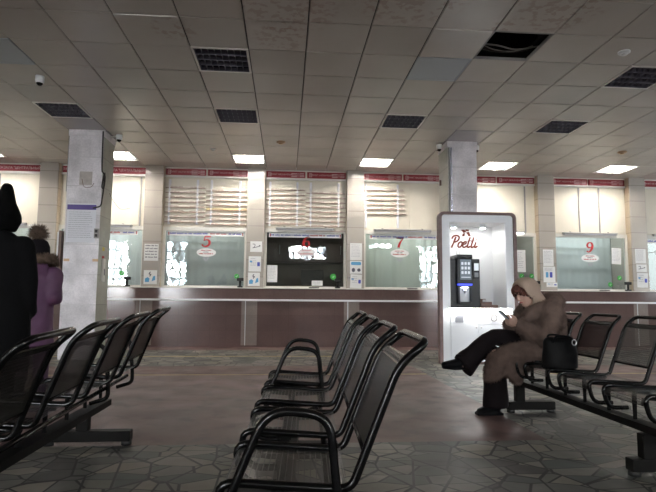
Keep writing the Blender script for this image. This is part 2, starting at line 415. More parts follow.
LAMPS = [(i, j) for j in (1, 4, 8) for i in (-17, -13, -9, -5, -1, 3, 7, 11, 15)] + [(i, -2) for i in (-9, -5, -1, 3, 7, 11)] + [(i, -6) for i in (-9, -5, -1, 3, 7, 11)]
HOLE = (4, 0)
GLOSS = {(-5, 5), (5, 5), (-5, 6), (5, 6)}
c = MB(); rnd = random.Random(3)
for i in range(-22, 19):
    for j in range(-14, 10):
        if (i, j) in LAMPS or (i, j) == HOLE: continue
        x0, y0 = GX+i*T, GY+j*T; g = .0035; bv = .006
        dz = [rnd.uniform(0, .004) for _ in range(4)]
        if (i, j) in ((3, 0), (-2, 0), (0, -1)): dz = [d-.006 for d in dz]
        X0, X1, Y0, Y1 = x0+g, x0+T-g, y0+g, y0+T-g
        lo = [(X0+bv, Y0+bv, CH+dz[0]), (X1-bv, Y0+bv, CH+dz[1]), (X1-bv, Y1-bv, CH+dz[2]), (X0+bv, Y1-bv, CH+dz[3])]
        hi = [(X0, Y0, CH+.014), (X1, Y0, CH+.014), (X1, Y1, CH+.014), (X0, Y1, CH+.014)]
        mi = 1 if (i, j) in GLOSS else 0
        L = [c.b.verts.new(p) for p in lo]; H = [c.b.verts.new(p) for p in hi]
        for q in range(4): c.b.faces.new((L[q], H[q], H[(q+1) % 4], L[(q+1) % 4])).material_index = mi
        c.b.faces.new(L[::-1]).material_index = mi
struct(c.build('ceiling', [M_ceil, M_ceil_gloss]))
c = MB()
hx, hy = GX+HOLE[0]*T, GY+HOLE[1]*T
c.box(XL, XR, YT, hy, CH+.10, CH+.14); c.box(XL, XR, hy+T, YW+.3, CH+.10, CH+.14)
c.box(XL, hx, hy, hy+T, CH+.10, CH+.14); c.box(hx+T, XR, hy, hy+T, CH+.10, CH+.14)
c.box(hx-.3, hx+T+.3, hy-.3, hy+T+.3, CH+.55, CH+.6)
for a in ((hx-.3, hx-.26, hy-.3, hy+T+.3), (hx+T+.26, hx+T+.3, hy-.3, hy+T+.3), (hx-.3, hx+T+.3, hy-.3, hy-.26), (hx-.3, hx+T+.3, hy+T+.26, hy+T+.3)):
    c.box(*a, CH+.14, CH+.55)
struct(c.build('ceiling_slab', M_plenum))
c = MB(); c.box(XL, XR, YB-.3, YT, CT, CT+.15); struct(c.build('ceiling_hall', M_plaster))
c = MB(); c.box(XL, XR, YT-.06, YT-.005, CH, CT); struct(c.build('wall_header', M_plaster))
c = MB(); c.ring_prism([(hx-.0, hy-.0), (hx+T, hy), (hx+T, hy+T), (hx, hy+T)], [(hx+.012, hy+.012), (hx+T-.012, hy+.012), (hx+T-.012, hy+T-.012), (hx+.012, hy+T-.012)], CH, CH+.03, 'Z')
struct(c.build('trim_3', M_greyplast))

# walls out of the picture: side walls and the window wall behind the camera
wk = 21
w_ = MB(); w_.box(XL-.2, XL, YB, YW+.3, 0, CT); struct(w_.build('wall_left', M_plaster))
for nm, xo, x1 in (('wall_right', XR, XR+.2),):
    w_ = MB(); y = YB
    for a, b_ in ((-6.2, -4.0), (5.2, 8.6)):
        w_.box(xo, x1, y, a, 0, CT); w_.box(xo, x1, a, b_, 0, .9); w_.box(xo, x1, a, b_, 3.2, CT); y = b_
        p = MB(); xm = (xo+x1)/2; p.box(xm-.01, xm+.01, a, b_, .9, 3.2); o = struct(p.build(f'window_{wk}', M_skyside)); wk += 1
        q = MB()
        for t in range(4): yy = a+(b_-a)*t/3; q.box(xm-.04, xm+.04, yy-.025, yy+.025, .9, 3.2)
        for zz in (.92, 2.4, 3.18): q.box(xm-.04, xm+.04, a, b_, zz-.02, zz+.02)
        q.build('window_frame', M_greyplast, o)
    w_.box(xo, x1, y, YW+.3, 0, CT); struct(w_.build(nm, M_plaster))
BW = [(-12.0, -10.3, .9, 6.4), (-8.2, -6.6, .9, 6.4), (.1, 2.6, 3.5, 4.4), (5.4, 7.1, 4.3, 5.6), (8.7, 10.6, .9, 6.4)]
w_ = MB(); x = XL
for a, b_, z0, z1 in BW:
    w_.box(x, a, YB-.3, YB, 0, CT); w_.box(a, b_, YB-.3, YB, 0, z0); w_.box(a, b_, YB-.3, YB, z1, CT); x = b_
w_.box(x, XR, YB-.3, YB, 0, CT); struct(w_.build('wall_back', M_plaster))
for k, (a, b_, z0, z1) in enumerate(BW):
    p = MB(); p.box(a, b_, YB-.26, YB-.24, z0, z1); o = struct(p.build(f'window_{k+11}', M_sky))
    q = MB(); n = max(2, round((b_-a)/.42)); r = max(2, round((z1-z0)/.62))
    for i in range(n+1): xx = a+(b_-a)*i/n; q.box(xx-.045, xx+.045, YB-.24, YB-.16, z0, z1)
    for i in range(r+1): zz = z0+(z1-z0)*i/r; q.box(a, b_, YB-.235, YB-.165, zz-.045, zz+.045)
    q.build('window_frame', M_greyplast, o)

# ticket wall: wainscot, counter fascia, ledge, pilasters, header rail
w_ = MB(); w_.box(XL, XR, YW, YE, 0, .875); struct(w_.build('wall_front', M_wains))
w_ = MB(); w_.box(XL, XR, YW-.012, YE, .913, 1.118); struct(w_.build('trim_4', M_wains))
w_ = MB(); w_.box(XL, XR, YW-.03, YE, .876, .912, .006); struct(w_.build('trim_5', M_whiteled))
w_ = MB(); w_.box(XL, XR, YW-.02, YE+.25, 1.119, 1.135, .004); struct(w_.build('trim_6', M_creamframe))
k0 = 7
for k, pc in enumerate(PC):
    w_ = MB(); w_.box(pc-PHW, pc+PHW, YP, YP+.03, 1.136, CH); w_.box(pc-PHW, pc+PHW, YP+.03, YE+.04, 1.136, CH, mi=1)
    o = struct(w_.build(f'trim_{k0+k}', [M_pil, M_pilside]))
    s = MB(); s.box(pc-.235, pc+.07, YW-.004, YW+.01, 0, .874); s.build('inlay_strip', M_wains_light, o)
    s = MB(); s.box(pc-.165, pc-.15, YW-.009, YW, 0, .874); s.build('steel_joint', M_steel, o)
w_ = MB(); w_.box(XL, XR, YW-.012, YW+.002, 0, .03); struct(w_.build('baseboard_front', M_wains))

# marble columns
M_patch = MAT('bare_patch', (.50, .45, .42), .7, var=.15, vscale=12)
def column(name, x0, x1):
    c = MB(); c.box(x0, x1, 8.34, 8.84, 0, CH+.01); b = c.b; b.faces.ensure_lookup_table()
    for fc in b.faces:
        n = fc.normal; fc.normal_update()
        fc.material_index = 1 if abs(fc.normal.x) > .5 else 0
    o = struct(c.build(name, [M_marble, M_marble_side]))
    if x0 < 0:
        c = MB(); c.box(-3.20, -3.01, 8.3385, 8.34, 2.65, 2.86); c.build('patch', M_patch, o)
    c = MB(); c.box(x0-.012, x1+.012, 8.328, 8.852, CH-.1, CH-.001); c.build('column_head', M_marble, o); return o
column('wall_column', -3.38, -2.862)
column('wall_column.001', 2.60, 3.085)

# ------------------------------------------------------------------ ticket windows, one bay between two pilasters
def glyphs(mb, x0, x1, z, h, y, rnd, mi=0, gap=.25):
    """a line of lettering too small to read"""
    x = x0
    while x < x1 - h*.3:
        n = rnd.randint(3, 9)
        for _ in range(n):
            wd = h*rnd.uniform(.35, .6)
            if x + wd > x1: return
            mb.box(x, x+wd, y-.0012, y, z, z+h*rnd.choice((.75, .8, 1)), mi=mi); x += wd + h*.18
        x += h*.6
BLIND = {-1: (.44, .46, .46), 1: (.56, .60, .55), 3: (.66, .71, .74), -2: (.62, .65, .66), 4: (.45, .5, .5), -3: (.5, .5, .48)}
M_officefill = make_emit('office_fill', (.94, 1, 1), OFFICE_FILL); M_officefill_dim = make_emit('office_fill_dim', (.94, 1, 1), OFFICE_FILL*.9)  # glow of the added fill panels inside the offices
M_officewall = MAT('office_wall', (.42, .40, .36), .7)
M_officedark = MAT('office_dark', (.10, .085, .075), .6)
M_cab = MAT('brown_cabinet', (.075, .04, .032), .35)
wn = 0
for k in range(-6, 5):
    xa, xb = -.62+1.99*k+PHW, -.62+1.99*(k+1)-PHW
    wn += 1
    fr = MB()
    zt, zb = 2.30, 1.136
    fr.ring_prism([(xa, zb), (xb, zb), (xb, zt), (xa, zt)], [(xa+.05, zb+.035), (xb-.05, zb+.035), (xb-.05, zt-.05), (xa+.05, zt-.05)], YG-.035, YG+.03)
    o = struct(fr.build(f'window_{wn}', M_creamframe))
    g = MB(); g.box(xa+.045, xb-.045, YG, YG+.006, zb+.03, zt-.045); g.build('window_pane', M_glass, o)
    # wall above the window: cream boards behind the fare slats
    pn = MB(); pn.box(xa, xb, YG+.0, YE+.03, zt+.001, CH+.05)
    struct(pn.build(f'wall_panel', M_cream))
    rl = MB()
    rl.box(xa, xb, YG-.05, YG-.001, 3.325, 3.362); rl.box(xa, xb, YG-.05, YG-.001, 3.497, CH-.002)
    rl.box(xa, xb, YG-.03, YG-.001, zt+.0, zt+.028)
    struct(rl.build(f'trim_{40+wn}', M_creamframe))
    # office behind the pane
    ob = MB(); ob.box(xa-.17, xb+.17, 12.6, 12.65, 0, 3.2, mi=1 if k in (0, 2) else 0); ob.box(xa-.17, xb+.17, YE+.03, 12.6, 3.0, 3.05); ob.box(xa-.17, xb+.17, YE+.03, 12.6, .7, .72)
    ob.box(xa-.175, xa-.165, YE+.03, 12.6, .7, 3.0); ob.box(xb+.165, xb+.175, YE+.03, 12.6, .7, 3.0)
    struct(ob.build('wall_office', [M_officewall, M_officedark]))
    op_ = MB(); op_.box(xa+.1, xb-.1, YE+.15, YE+.45, 2.94, 2.96); struct(op_.build('office_fill_panel', M_officefill if k in BLIND else (M_officefill_dim if k == 2 else M_white)))  # unseen glowing panel, added to brighten the blinds and panes
    if k in BLIND:
        bl = MB(); n = 64; col = BLIND[k]; mb_ = MAT('blind_fabric', col, .6, var=.04, vscale=2)
        pts = []
        for i in range(n*4+1):
            t = i/(n*4); ph = t*13
            pts.append((xa-.15+(xb-xa+.30)*t, YG+.80+.004*math.sin(2*PI*ph)))
        for i in range(n*4):
            a, b_ = pts[i], pts[i+1]
            fvs = [bl.b.verts.new(p) for p in ((a[0], a[1], .90), (b_[0], b_[1], .90), (b_[0], b_[1], 2.75), (a[0], a[1], 2.75))]
            bl.b.faces.new(fvs).smooth = True
        bmesh.ops.remove_doubles(bl.b, verts=bl.b.verts, dist=1e-5)
        for (zz, hh) in ((2.13, .01), (1.98, .01), (1.72, .012), (1.66, .008), (1.30, .012)) if k in (-1, 3) else ():
            bl.box(xa-.1, xb+.1, YG+.76, YG+.775, zz, zz+hh)
        bld = bl.build('window_blind', mb_)
        tag(bld, {-1: 'grey-green blind drawn behind the glass of window 5', 1: 'pale green blind drawn behind the glass of window 7', 3: 'pale bluish blind drawn behind the glass of window 9',
                  -2: 'pale blind behind the glass of the ticket window beside the marble column with the notice', 4: 'grey blind behind the glass of the ticket window past window 9 on its far side',
                  -3: 'grey blind behind the ticket window hidden by the person in the pointed hood'}[k], 'blind', 'blinds behind the ticket windows')
        bld['kind'] = 'thing'

# red header signs: two in each fare bay, one long one in the bays at the far left
def header(x0, x1, label, kind):
    s = thing('header_sign', label, 'sign', ((x0+x1)/2, YG-.03, 3.43), group='red header signs under the ceiling')
    h = (x1-x0)/2
    b = MB(); b.box(-h, h, -.012, .028, -.066, .066, .003); b.build('sign_panel', M_red_sign, s)
    if kind == 'fare':
        text_mesh('lettering', 'ПУНКТ НАЗНАЧЕНИЯ', .05, M_signprint, s, (-h*.22, -.0135, 0), squeeze=.86)
        m_ = MB()
        m_.ring_prism(rrect(-h+.04, -h+.10, -.04, .04, .01), rrect(-h+.048, -h+.092, -.032, .032, .006), -.0145, -.0125)
        for i in range(3): m_.box(-h+.055, -h+.085, -.0145, -.0125, -.02+.016*i, -.013+.016*i)
        for i in range(2):
            xx = h-.285+.17*i
            for r_ in range(3): m_.box(xx, xx+(.12, .09)[i], -.0145, -.0125, -.042+.03*r_, -.028+.03*r_)
        m_.ring_prism(rrect(h-.155, h-.125, -.03, .03, .008), rrect(h-.149, h-.131, -.024, .024, .005), -.0145, -.0125)
        m_.build('table_heading', M_signprint, s)
    else:
        text_mesh('lettering', kind, .068, M_signprint, s, (0, -.0135, 0), squeeze=.92)
    return s
names = {-1: '5', 0: '6', 1: '7', 2: '8', 3: '9', 4: '10'}
wher = {-1: 'window 5', 0: 'window 6', 1: 'window 7', 2: 'the window beside the coffee kiosk', 3: 'window 9', 4: 'the ticket window past window 9'}
for k in range(-1, 5):
    xa, xb = -.62+1.99*k+PHW, -.62+1.99*(k+1)-PHW; mid = (xa+xb)/2
    header(xa+.015, mid-.018, f'red fare header sign above {wher[k]}, first of the pair', 'fare')
    header(mid+.018, xb-.015, f'red fare header sign above {wher[k]}, second of the pair', 'fare')
header(-6.59+PHW+.02, -4.6-PHW-.02, 'long red header sign over the hooded person by the beige pilaster', 'РАСПИСАНИЕ ОТ АВТОВОКЗАЛА "ЦЕНТРАЛЬНЫЙ"')
header(-4.6+PHW+.02, -2.61-PHW-.02, 'long red header sign partly behind the marble column with the notice', 'РАСПИСАНИЕ ОТ АВТОВОКЗАЛА "ЦЕНТРАЛЬНЫЙ"')

# fare boards: rails carrying slats
def fare_board(x0, x1, ztop, n, dz, label, yellow=(), ragged=False, ra=.10, rb=.78):
    s = thing('fare_board', label, 'fare board', (x0, YG-.002, 2.33), group='fare boards with slats')
    L = x1-x0; rnd = random.Random(int(x0*100))
    for t in (ra, rb):
        r = MB(); r.box(L*t-.022, L*t+.022, -.018, -.001, .048, .95); r.box(L*t-.012, L*t+.012, -.041, -.0385, .048, .95); r.build('rail', M_lilacpaper, s)
    for i in range(n):
        z = ztop - 2.33 - i*dz; xe = L if not ragged else L*rnd.uniform(.93, 1.0)
        b = MB(); b.box(.0, xe, -.034, -.0185, z-.016, z+.022)
        b.box(0, xe, -.038, -.0185, z-.025, z-.016, mi=1)
        o = b.build('slat', [M_slatyellow if i in yellow else M_slat, M_slatedge], s)
        t = MB(); glyphs(t, .10*L+.03, .10*L+.03+L*rnd.uniform(.18, .35), z-.008, .022, -.034, rnd)
        glyphs(t, .62*L, .62*L+.16*L, z-.008, .02, -.034, rnd); glyphs(t, L*.86, L*.96, z-.008, .02, -.034, rnd)
        t.build('slat_lettering', M_slatprint, o)
    return s
for k in (-1, 0):
    xa, xb = -.62+1.99*k+PHW, -.62+1.99*(k+1)-PHW; mid = (xa+xb)/2
    fare_board(xa+.02, mid-.02, 3.13, 8, .098, f'fare board of pale slats above window {names[k]}, beside the start of its pilaster', rb=.80)
    fare_board(mid+.0, xb-.015, 3.08, 8 if k else 9, .097, f'fare board of pale slats above window {names[k]}, second of the pair' + (' with a yellow slat' if k == -1 else ''), yellow=(4,) if k == -1 else (), ra=.12, rb=.82)
xa = -.62+1.99+PHW
fare_board(xa+.0, xa+.90, 3.17, 6, .098, 'half-empty fare board of six pale slats above window 7', ragged=True, ra=.06, rb=.80)
# plain boards where the slats are missing
def plain_board(x0, x1, label, z0=2.345, z1=3.31):
    b = MB(); b.box(x0, x1, -.014, -.001, z0, z1, .003)
    o = b.build('blank_board', M_cream, None, (0, YG, 0)); tag(o, label, 'board', 'blank boards above the ticket windows'); return o
def divider(x, label):
    b = MB(); b.box(x-.014, x+.014, -.026, -.0145, 2.335, 3.31); o = b.build('board_rail', M_greyplast, None, (0, YG, 0)); tag(o, label, 'rail', 'rails between the boards'); return o
plain_board(xa+.96, xa+1.62, 'blank cream board above window 7, next to the half-empty fare board')
xa = -.62+1.99*3+PHW
for i, (a, b_) in enumerate(((.02, .60), (.64, 1.05), (1.08, 1.60))):
    plain_board(xa+a, xa+b_, 'blank cream board above window 9, ' + ('first from the coffee kiosk', 'narrow middle one', 'third from the coffee kiosk')[i])
divider(xa+.62, 'grey rail above window 9, first from the coffee kiosk'); divider(xa+1.065, 'grey rail above window 9, second from the coffee kiosk')
xa = -.62+1.99*2+PHW
plain_board(xa+.02, xa+1.40, 'wide blank cream board above the window beside the coffee kiosk'); divider(xa+1.43, 'grey rail above the window beside the coffee kiosk')
xa = -.62+1.99*-2+PHW
plain_board(xa+.04, xa+1.5, 'blank cream board partly behind the marble column'); divider(xa+1.53, 'grey rail by the blank board next to the marble column')
xa = -.62+1.99*-3+PHW
plain_board(xa+.2, xa+.80, 'blank cream board above the hooded person, half out of the picture'); plain_board(xa+.86, xa+1.58, 'blank cream board behind the tip of the pointed hood'); divider(xa+.83, 'grey rail between the boards above the hooded person')
xa = -.62+1.99*4+PHW
plain_board(xa+.02, xa+1.6, 'blank cream board above the ticket window past window 9')

# strip lights over the windows: slim grey housings, one of them lit
M_housing = MAT('lamp_housing', (.46, .45, .44), .5)
M_strip_on = make_emit('strip_light_on', (1, .97, .9), 7)
for k, on in ((-3, 0), (-2, 0), (0, 0), (1, 0), (2, 1), (3, 0), (4, 0)):
    xa = -.62+1.99*k+PHW; x0, x1 = (xa+.22, xa+1.40)
    lab = {-3: 'grey strip light over the ticket window behind the hooded person', -2: 'grey strip light over the ticket window beside the marble column'}.get(k) or f'slim {"lit white" if on else "grey unlit"} strip light over {wher[k]}'
    s = thing('strip_light', lab, 'light', ((x0+x1)/2, YG-.04, 2.325), group='strip lights over the ticket windows'); h = (x1-x0)/2
    b = MB(); b.box(-h, h, -.06, .01, .0, .024, .005); b.build('housing', M_housing, s)
    b = MB(); b.cyl((-h+.03, -.03, -.014), (h-.03, -.03, -.014), .0125); b.build('tube', M_strip_on if on else M_lilacpaper, s)
    for sx in (-1, 1):
        b = MB(); b.box(sx*h*.97-.018, sx*h*.97+.018, -.045, -.012, -.028, -.0005); b.build('lamp_holder', M_housing, s)
        b = MB(); b.tube([(sx*h*.7, -.0, .028), (sx*h*.7+.02, -.0, .036), (sx*h*.7-.02, .0, .042)], .005, n=6); b.build('hook', M_wire, s)

# numerals, oval plates and strips stuck on the panes
DIG = {
 '5': ([[(.86, .93), (.30, .93)], [(.30, .97), (.24, .55)], [(.24, .55), (.45, .64), (.70, .58), (.82, .36), (.72, .12), (.45, .02), (.20, .08), (.12, .22)]], [.16, .10, [.08, .12, .20, .24, .22, .15, .14, .20]]),
 '6': ([[(.78, .84), (.62, .95), (.40, .84), (.24, .60), (.20, .32), (.30, .10), (.50, .03), (.70, .10), (.78, .30), (.68, .48), (.48, .52), (.28, .40)]], [[.18, .12, .18, .24, .25, .20, .12, .18, .22, .18, .12, .08]]),
 '7': ([[(.12, .90), (.88, .90)], [(.84, .93), (.66, .62), (.50, .32), (.44, .0)]], [.19, [.10, .14, .20, .24]]),
 '9': ([[(.22, .16), (.38, .05), (.60, .16), (.76, .40), (.80, .68), (.70, .90), (.50, .97), (.30, .90), (.22, .70), (.32, .52), (.52, .48), (.72, .60)]], [[.18, .12, .18, .24, .25, .20, .12, .18, .22, .18, .12, .08]]),
}
def numeral(d, x, z, size, label):
    b = MB()
    for pts, wd in zip(*DIG[d]):
        if len(pts) > 2:
            k = [(p[0], p[1], wd[i]) for i, p in enumerate(pts)]; sp = spline(k, 5); P = [(q[0], q[1]) for q in sp]; W_ = [q[2]*size for q in sp]
        else: P, W_ = pts, wd*size
        P = [((p[0]-.5+.12*(p[1]-.5))*size, (p[1]-.5)*size*1.12) for p in P]
        b.ribbon(P, W_, -.004, -.001)
    o = b.build('window_numeral', M_redtxt, None, (x, YG, z)); tag(o, label, 'numeral', 'red window numerals')
def oval(x, z, label, rnd):
    s = thing('oval_plate', label, 'sign', (x, YG, z), group='oval plates under the numerals')
    b = MB(); b.prism(ellipse(0, 0, .19, .085), -.005, -.001); b.build('plate', M_paper, s)
    t = MB(); glyphs(t, -.10, .10, .035, .02, -.005, rnd); glyphs(t, -.06, .06, .002, .018, -.005, rnd, 1); glyphs(t, -.14, .14, -.035, .024, -.005, rnd); t.build('print', [M_redtxt, M_darktxt], s)
    e = MB(); e.prism([(-.055, -.09), (-.02, -.10), (0, -.16), (.025, -.10), (.06, -.09), (.045, -.13), (.02, -.17), (-.02, -.17), (-.05, -.135)], -.004, -.001); e.build('emblem', M_greytxt, s)
def strip(x0, x1, z, label, rnd):
    s = thing('window_strip', label, 'sign', ((x0+x1)/2, YG, z), group='printed strips along the window tops'); h = (x1-x0)/2
    b = MB(); b.box(-h, h, -.004, -.001, -.045, .045); b.build('strip', M_paper, s)
    t = MB(); glyphs(t, -h+.05, -h*.35, -.012, .03, -.004, rnd, 1); glyphs(t, -h*.32, h*.1, -.012, .03, -.004, rnd, 1); glyphs(t, h*.12, h*.55, -.012, .03, -.004, rnd, 0); glyphs(t, h*.6, h*.93, -.012, .03, -.004, rnd, 1)
    t.box(-h+.02, -h+.04, -.0052, -.004, -.03, .03, mi=0); t.box(h-.03, h-.012, -.0052, -.004, -.03, .03, mi=0); t.build('print', [M_redtxt, M_bluetxt], s)
r5 = random.Random(5)
for d, k, x, z in (('5', -1, -1.59, 2.035), ('6', 0, .40, 2.06), ('7', 1, 2.30, 2.075), ('9', 3, 6.35, 2.03)):
    numeral(d, x, z+.015, .195, f'red numeral {d} on the ticket window glass'); oval(x, z-.21, f'white oval plate under the red {d}', r5)
for k, x0, x1 in ((-2, -4.35, -2.93), (-1, -2.36, -.86), (0, -.36, 1.10), (1, 1.68, 3.10), (4, 7.58, 8.9)):
    strip(x0, x1, 2.198, f'white strip with red and blue print atop {wher[k] if k > -2 else "the ticket window beside the marble column"}', r5)
def green_dot(x, z, label, r=.045):
    b = MB(); b.prism(ellipse(0, 0, r, r, 20), -.004, -.001); o = b.build('green_sticker', M_green, None, (x, YG, z)); tag(o, label, 'sticker', 'green round stickers on the panes')
    q = MB(); q.ribbon([(-.018, .0), (-.004, -.014), (.02, .018)], .008, -.0055, -.004); q.build('tick_mark', M_paper, o)
for px_, z_, l in ((-3.20, 1.40, 'green round sticker on the pane beside the marble column'), (-.98, 1.36, 'green round sticker low on window 5'), (.94, 1.37, 'large green sticker low on window 6'),
                (4.86, 1.43, 'green round sticker on the pane by the coffee kiosk, nearer the kiosk'), (5.07, 1.43, 'green round sticker on the pane by the coffee kiosk, nearer the pilaster'),
                (6.77, 1.27, 'green round sticker low on window 9'), (6.98, 1.41, 'green round sticker on window 9, higher of its two')):
    green_dot(px_, z_, l, .06 if 'large' in l else .048)
def sheet(x, y, z, wd, ht, label, style, rnd, group='paper notices on the pilasters', mat=None, tilt=0):
    s = thing('paper_notice', label, 'notice', (x, y, z), group=group)
    s.rotation_euler = (0, tilt, 0)
    b = MB(); b.box(-wd/2, wd/2, -.003, -.0005, -ht/2, ht/2); b.build('sheet', mat or M_paper, s)
    p = MB(); mats = [M_greytxt, M_bluetxt, M_bluelight, M_darktxt, M_purple]
    if style == 'bold':
        for i in range(5): glyphs(p, -wd*.42, wd*.42, ht*(.36-.17*i), ht*.075, -.003, rnd, 3)
    elif style == 'text':
        for i in range(9):
            glyphs(p, -wd*.4, wd*.4*rnd.uniform(.5, 1), ht*(.38-.085*i), ht*.03, -.003, rnd, 0)
    elif style == 'arrow':
        p.ribbon(spline([(-wd*.3, ht*.25), (-wd*.1, ht*.2), (-wd*.15, -ht*.05), (-wd*.3, -ht*.12), (wd*.1, -ht*.02), (wd*.32, ht*.08)], 5), .012, -.004, -.003, mi=3)
        p.prism([(wd*.25, ht*.18), (wd*.4, ht*.08), (wd*.24, -.02*ht)], -.004, -.003, mi=3)
    elif style == 'card':
        for i in range(4): glyphs(p, -wd*.35, wd*.1, ht*(.32-.14*i), ht*.05, -.003, rnd, 0)
        p.prism(rrect(wd*.2, wd*.42, -ht*.15, ht*.12, .01), -.004, -.003, mi=1)
        p.box(-wd*.4, -wd*.2, -.004, -.003, ht*.1, ht*.22, mi=2)
    elif style == 'hands':
        p.prism([(-wd*.4, -ht*.35), (-wd*.1, -ht*.35), (-wd*.05, -ht*.1), (-wd*.2, 0), (-wd*.4, -ht*.1)], -.004, -.003, mi=2)
        p.prism([(wd*.1, -ht*.3), (wd*.38, -ht*.2), (wd*.36, ht*.1), (wd*.2, ht*.05)], -.004, -.003, mi=2)
        p.ribbon(spline([(0, ht*.38), (-wd*.1, ht*.22), (wd*.04, ht*.2), (-wd*.06, ht*.05)], 4), .018, -.004, -.003, mi=3)
    elif style == 'band':
        p.prism(rrect(-wd*.42, wd*.42, ht*.18, ht*.42, .02), -.004, -.003, mi=2)
        p.prism(ellipse(-wd*.22, -ht*.2, wd*.14, ht*.16), -.004, -.003, mi=3); p.prism(ellipse(wd*.24, -ht*.2, wd*.14, ht*.13), -.004, -.003, mi=3)
        p.box(-wd*.45, wd*.45, -.004, -.003, -ht*.48, -ht*.46, mi=0)
    elif style == 'cards2':
        for i in range(2): p.prism(rrect(-wd*.3+i*wd*.34, -wd*.08+i*wd*.34, -ht*.2, ht*.15, .008), -.004, -.003, mi=1 if i else 2)
        for i in range(3): glyphs(p, -wd*.4, wd*.3, ht*(.38-.08*i), ht*.04, -.003, rnd, 0)
    elif style == 'header':
        p.box(-wd*.5, wd*.5, -.004, -.003, ht*.34, ht*.47, mi=4)
        for i in range(13): glyphs(p, -wd*.43, wd*.43*rnd.uniform(.55, 1), ht*(.27-.054*i), ht*.016, -.003, rnd, 0)
    p.build('print', mats, s); return s
rs = random.Random(11)
P1, P2, P3, P4, P5 = -2.61, -.62, 1.37, 5.35, 7.34
sheet(P1+.0, YP, 1.80, .27, .33, 'white sheet with five bold lines on pilaster before window 5', 'bold', rs)
sheet(P1+.0, YP, 1.32, .25, .27, 'small poster with blue hands under the bold five-line sheet', 'hands', rs)
sheet(P2+.02, YP, 1.94, .23, .21, 'small square notice with a black arrow scribble between windows 5 and 6', 'arrow', rs)
sheet(P2+.0, YP, 1.60, .24, .30, 'notice with a purple card picture between windows 5 and 6', 'card', rs)
sheet(P2-.01, YP, 1.30, .23, .26, 'poster with blue hands between windows 5 and 6', 'hands', rs)
sheet(P3+.01, YP, 1.87, .24, .34, 'white text sheet, top of the column of notices before window 7', 'text', rs)
sheet(P3+.01, YP, 1.555, .24, .26, 'notice with a blue band and two pictures before window 7', 'band', rs)
sheet(P3+.01, YP, 1.28, .23, .27, 'lowest notice with a blue card before window 7', 'card', rs, tilt=.04)
sheet(P4+.0, YP, 1.80, .22, .34, 'white text sheet on the pilaster above the seated person, topmost', 'text', rs)
sheet(P4+.01, YP, 1.46, .25, .32, 'sheet with two small blue cards on the pilaster above the seated person', 'cards2', rs)
sheet(P4+.06, YP, 1.25, .23, .09, 'lowest sheet with a blue card behind the fur collar', 'card', rs)
sheet(P5+.0, YP, 1.86, .23, .30, 'white text sheet on the pilaster past window 9', 'text', rs)
sheet(P5+.01, YP, 1.61, .22, .16, 'small notice with a black arrow scribble past window 9', 'arrow', rs)
sheet(P5+.02, YP, 1.36, .23, .30, 'notice with a blue card past window 9', 'card', rs, tilt=.03)
sheet(-3.14, 8.34, 2.06, .43, .60, 'large notice with a purple header on the marble column', 'header', rs, group='notices on the marble column', mat=M_lilacpaper)
sheet(-.28, YG, 1.42, .2, .34, 'pale sheet taped inside the lower corner of window 6', 'text', rs, group='sheets on the panes')
sheet(6.93, YG, 1.87, .21, .34, 'white sheet stuck on window 9 beside the numeral', 'text', rs, group='sheets on the panes', tilt=.05)
sheet(.62, YG, 1.24, .22, .10, 'small white card leaning at the foot of window 6', 'text', rs, group='sheets on the panes')
sheet(4.78, YG, 1.74, .34, .46, 'added white sheet standing in for a bright reflection in the window beside the coffee kiosk', 'text', rs, group='sheets on the panes')  # plain sheet added where the pane shows a bright reflection
# microphones on the sill
def sill_mic(x, label):
    s = thing('sill_intercom', label, 'intercom', (x, 10.56, 1.136), group='intercoms on the window sills')
    b = MB(); b.box(-.05, .05, -.04, .04, 0, .03, .006); b.build('base', M_blackmatt, s)
    b = MB(); b.cyl((0, 0, .03), (0, 0, .13), .022); b.build('stem', M_blackmatt, s)
    b = MB(); b.box(-.065, .065, -.03, .03, .13, .19, .01); b.build('speaker_head', M_blackmatt, s)
for x, l in ((-3.06, 'black sill intercom at the window beside the marble column'), (-.90, 'black sill intercom at window 5'), (1.02, 'black sill intercom at window 6'), (7.08, 'black sill intercom at window 9'), (5.12, 'black sill intercom behind the seated person, by the kiosk window')): sill_mic(x, l)
def tray(x, label):
    b = MB(); b.loft([(0, 0, .0), (0, 0, .008), (0, 0, .02)], [(.06, .09), (.075, .11), (.07, .10)], n=20); o = b.build('coin_tray', M_blackmatt, None, (x, 10.53, 1.136)); tag(o, label, 'coin tray', 'coin trays on the counter')
for x, l in ((.55, 'dark coin tray on the counter at window 6'), (2.52, 'dark coin tray on the counter at window 7'), (6.55, 'dark coin tray on the counter at window 9')): tray(x, l)
def switch(x, z, label):
    b = MB(); b.box(-.016, .016, -.02, 0, -.045, .045, .004); o = b.build('wall_latch', M_greyplast, None, (x, YP-.0, z)); tag(o, label, 'latch')
    q = MB(); q.cyl((0, -.02, .015), (0, -.035, .015), .008, n=8); q.build('pin', M_blackmatt, o)
switch(1.245, 1.33, 'small grey latch on the pilaster edge before window 7')

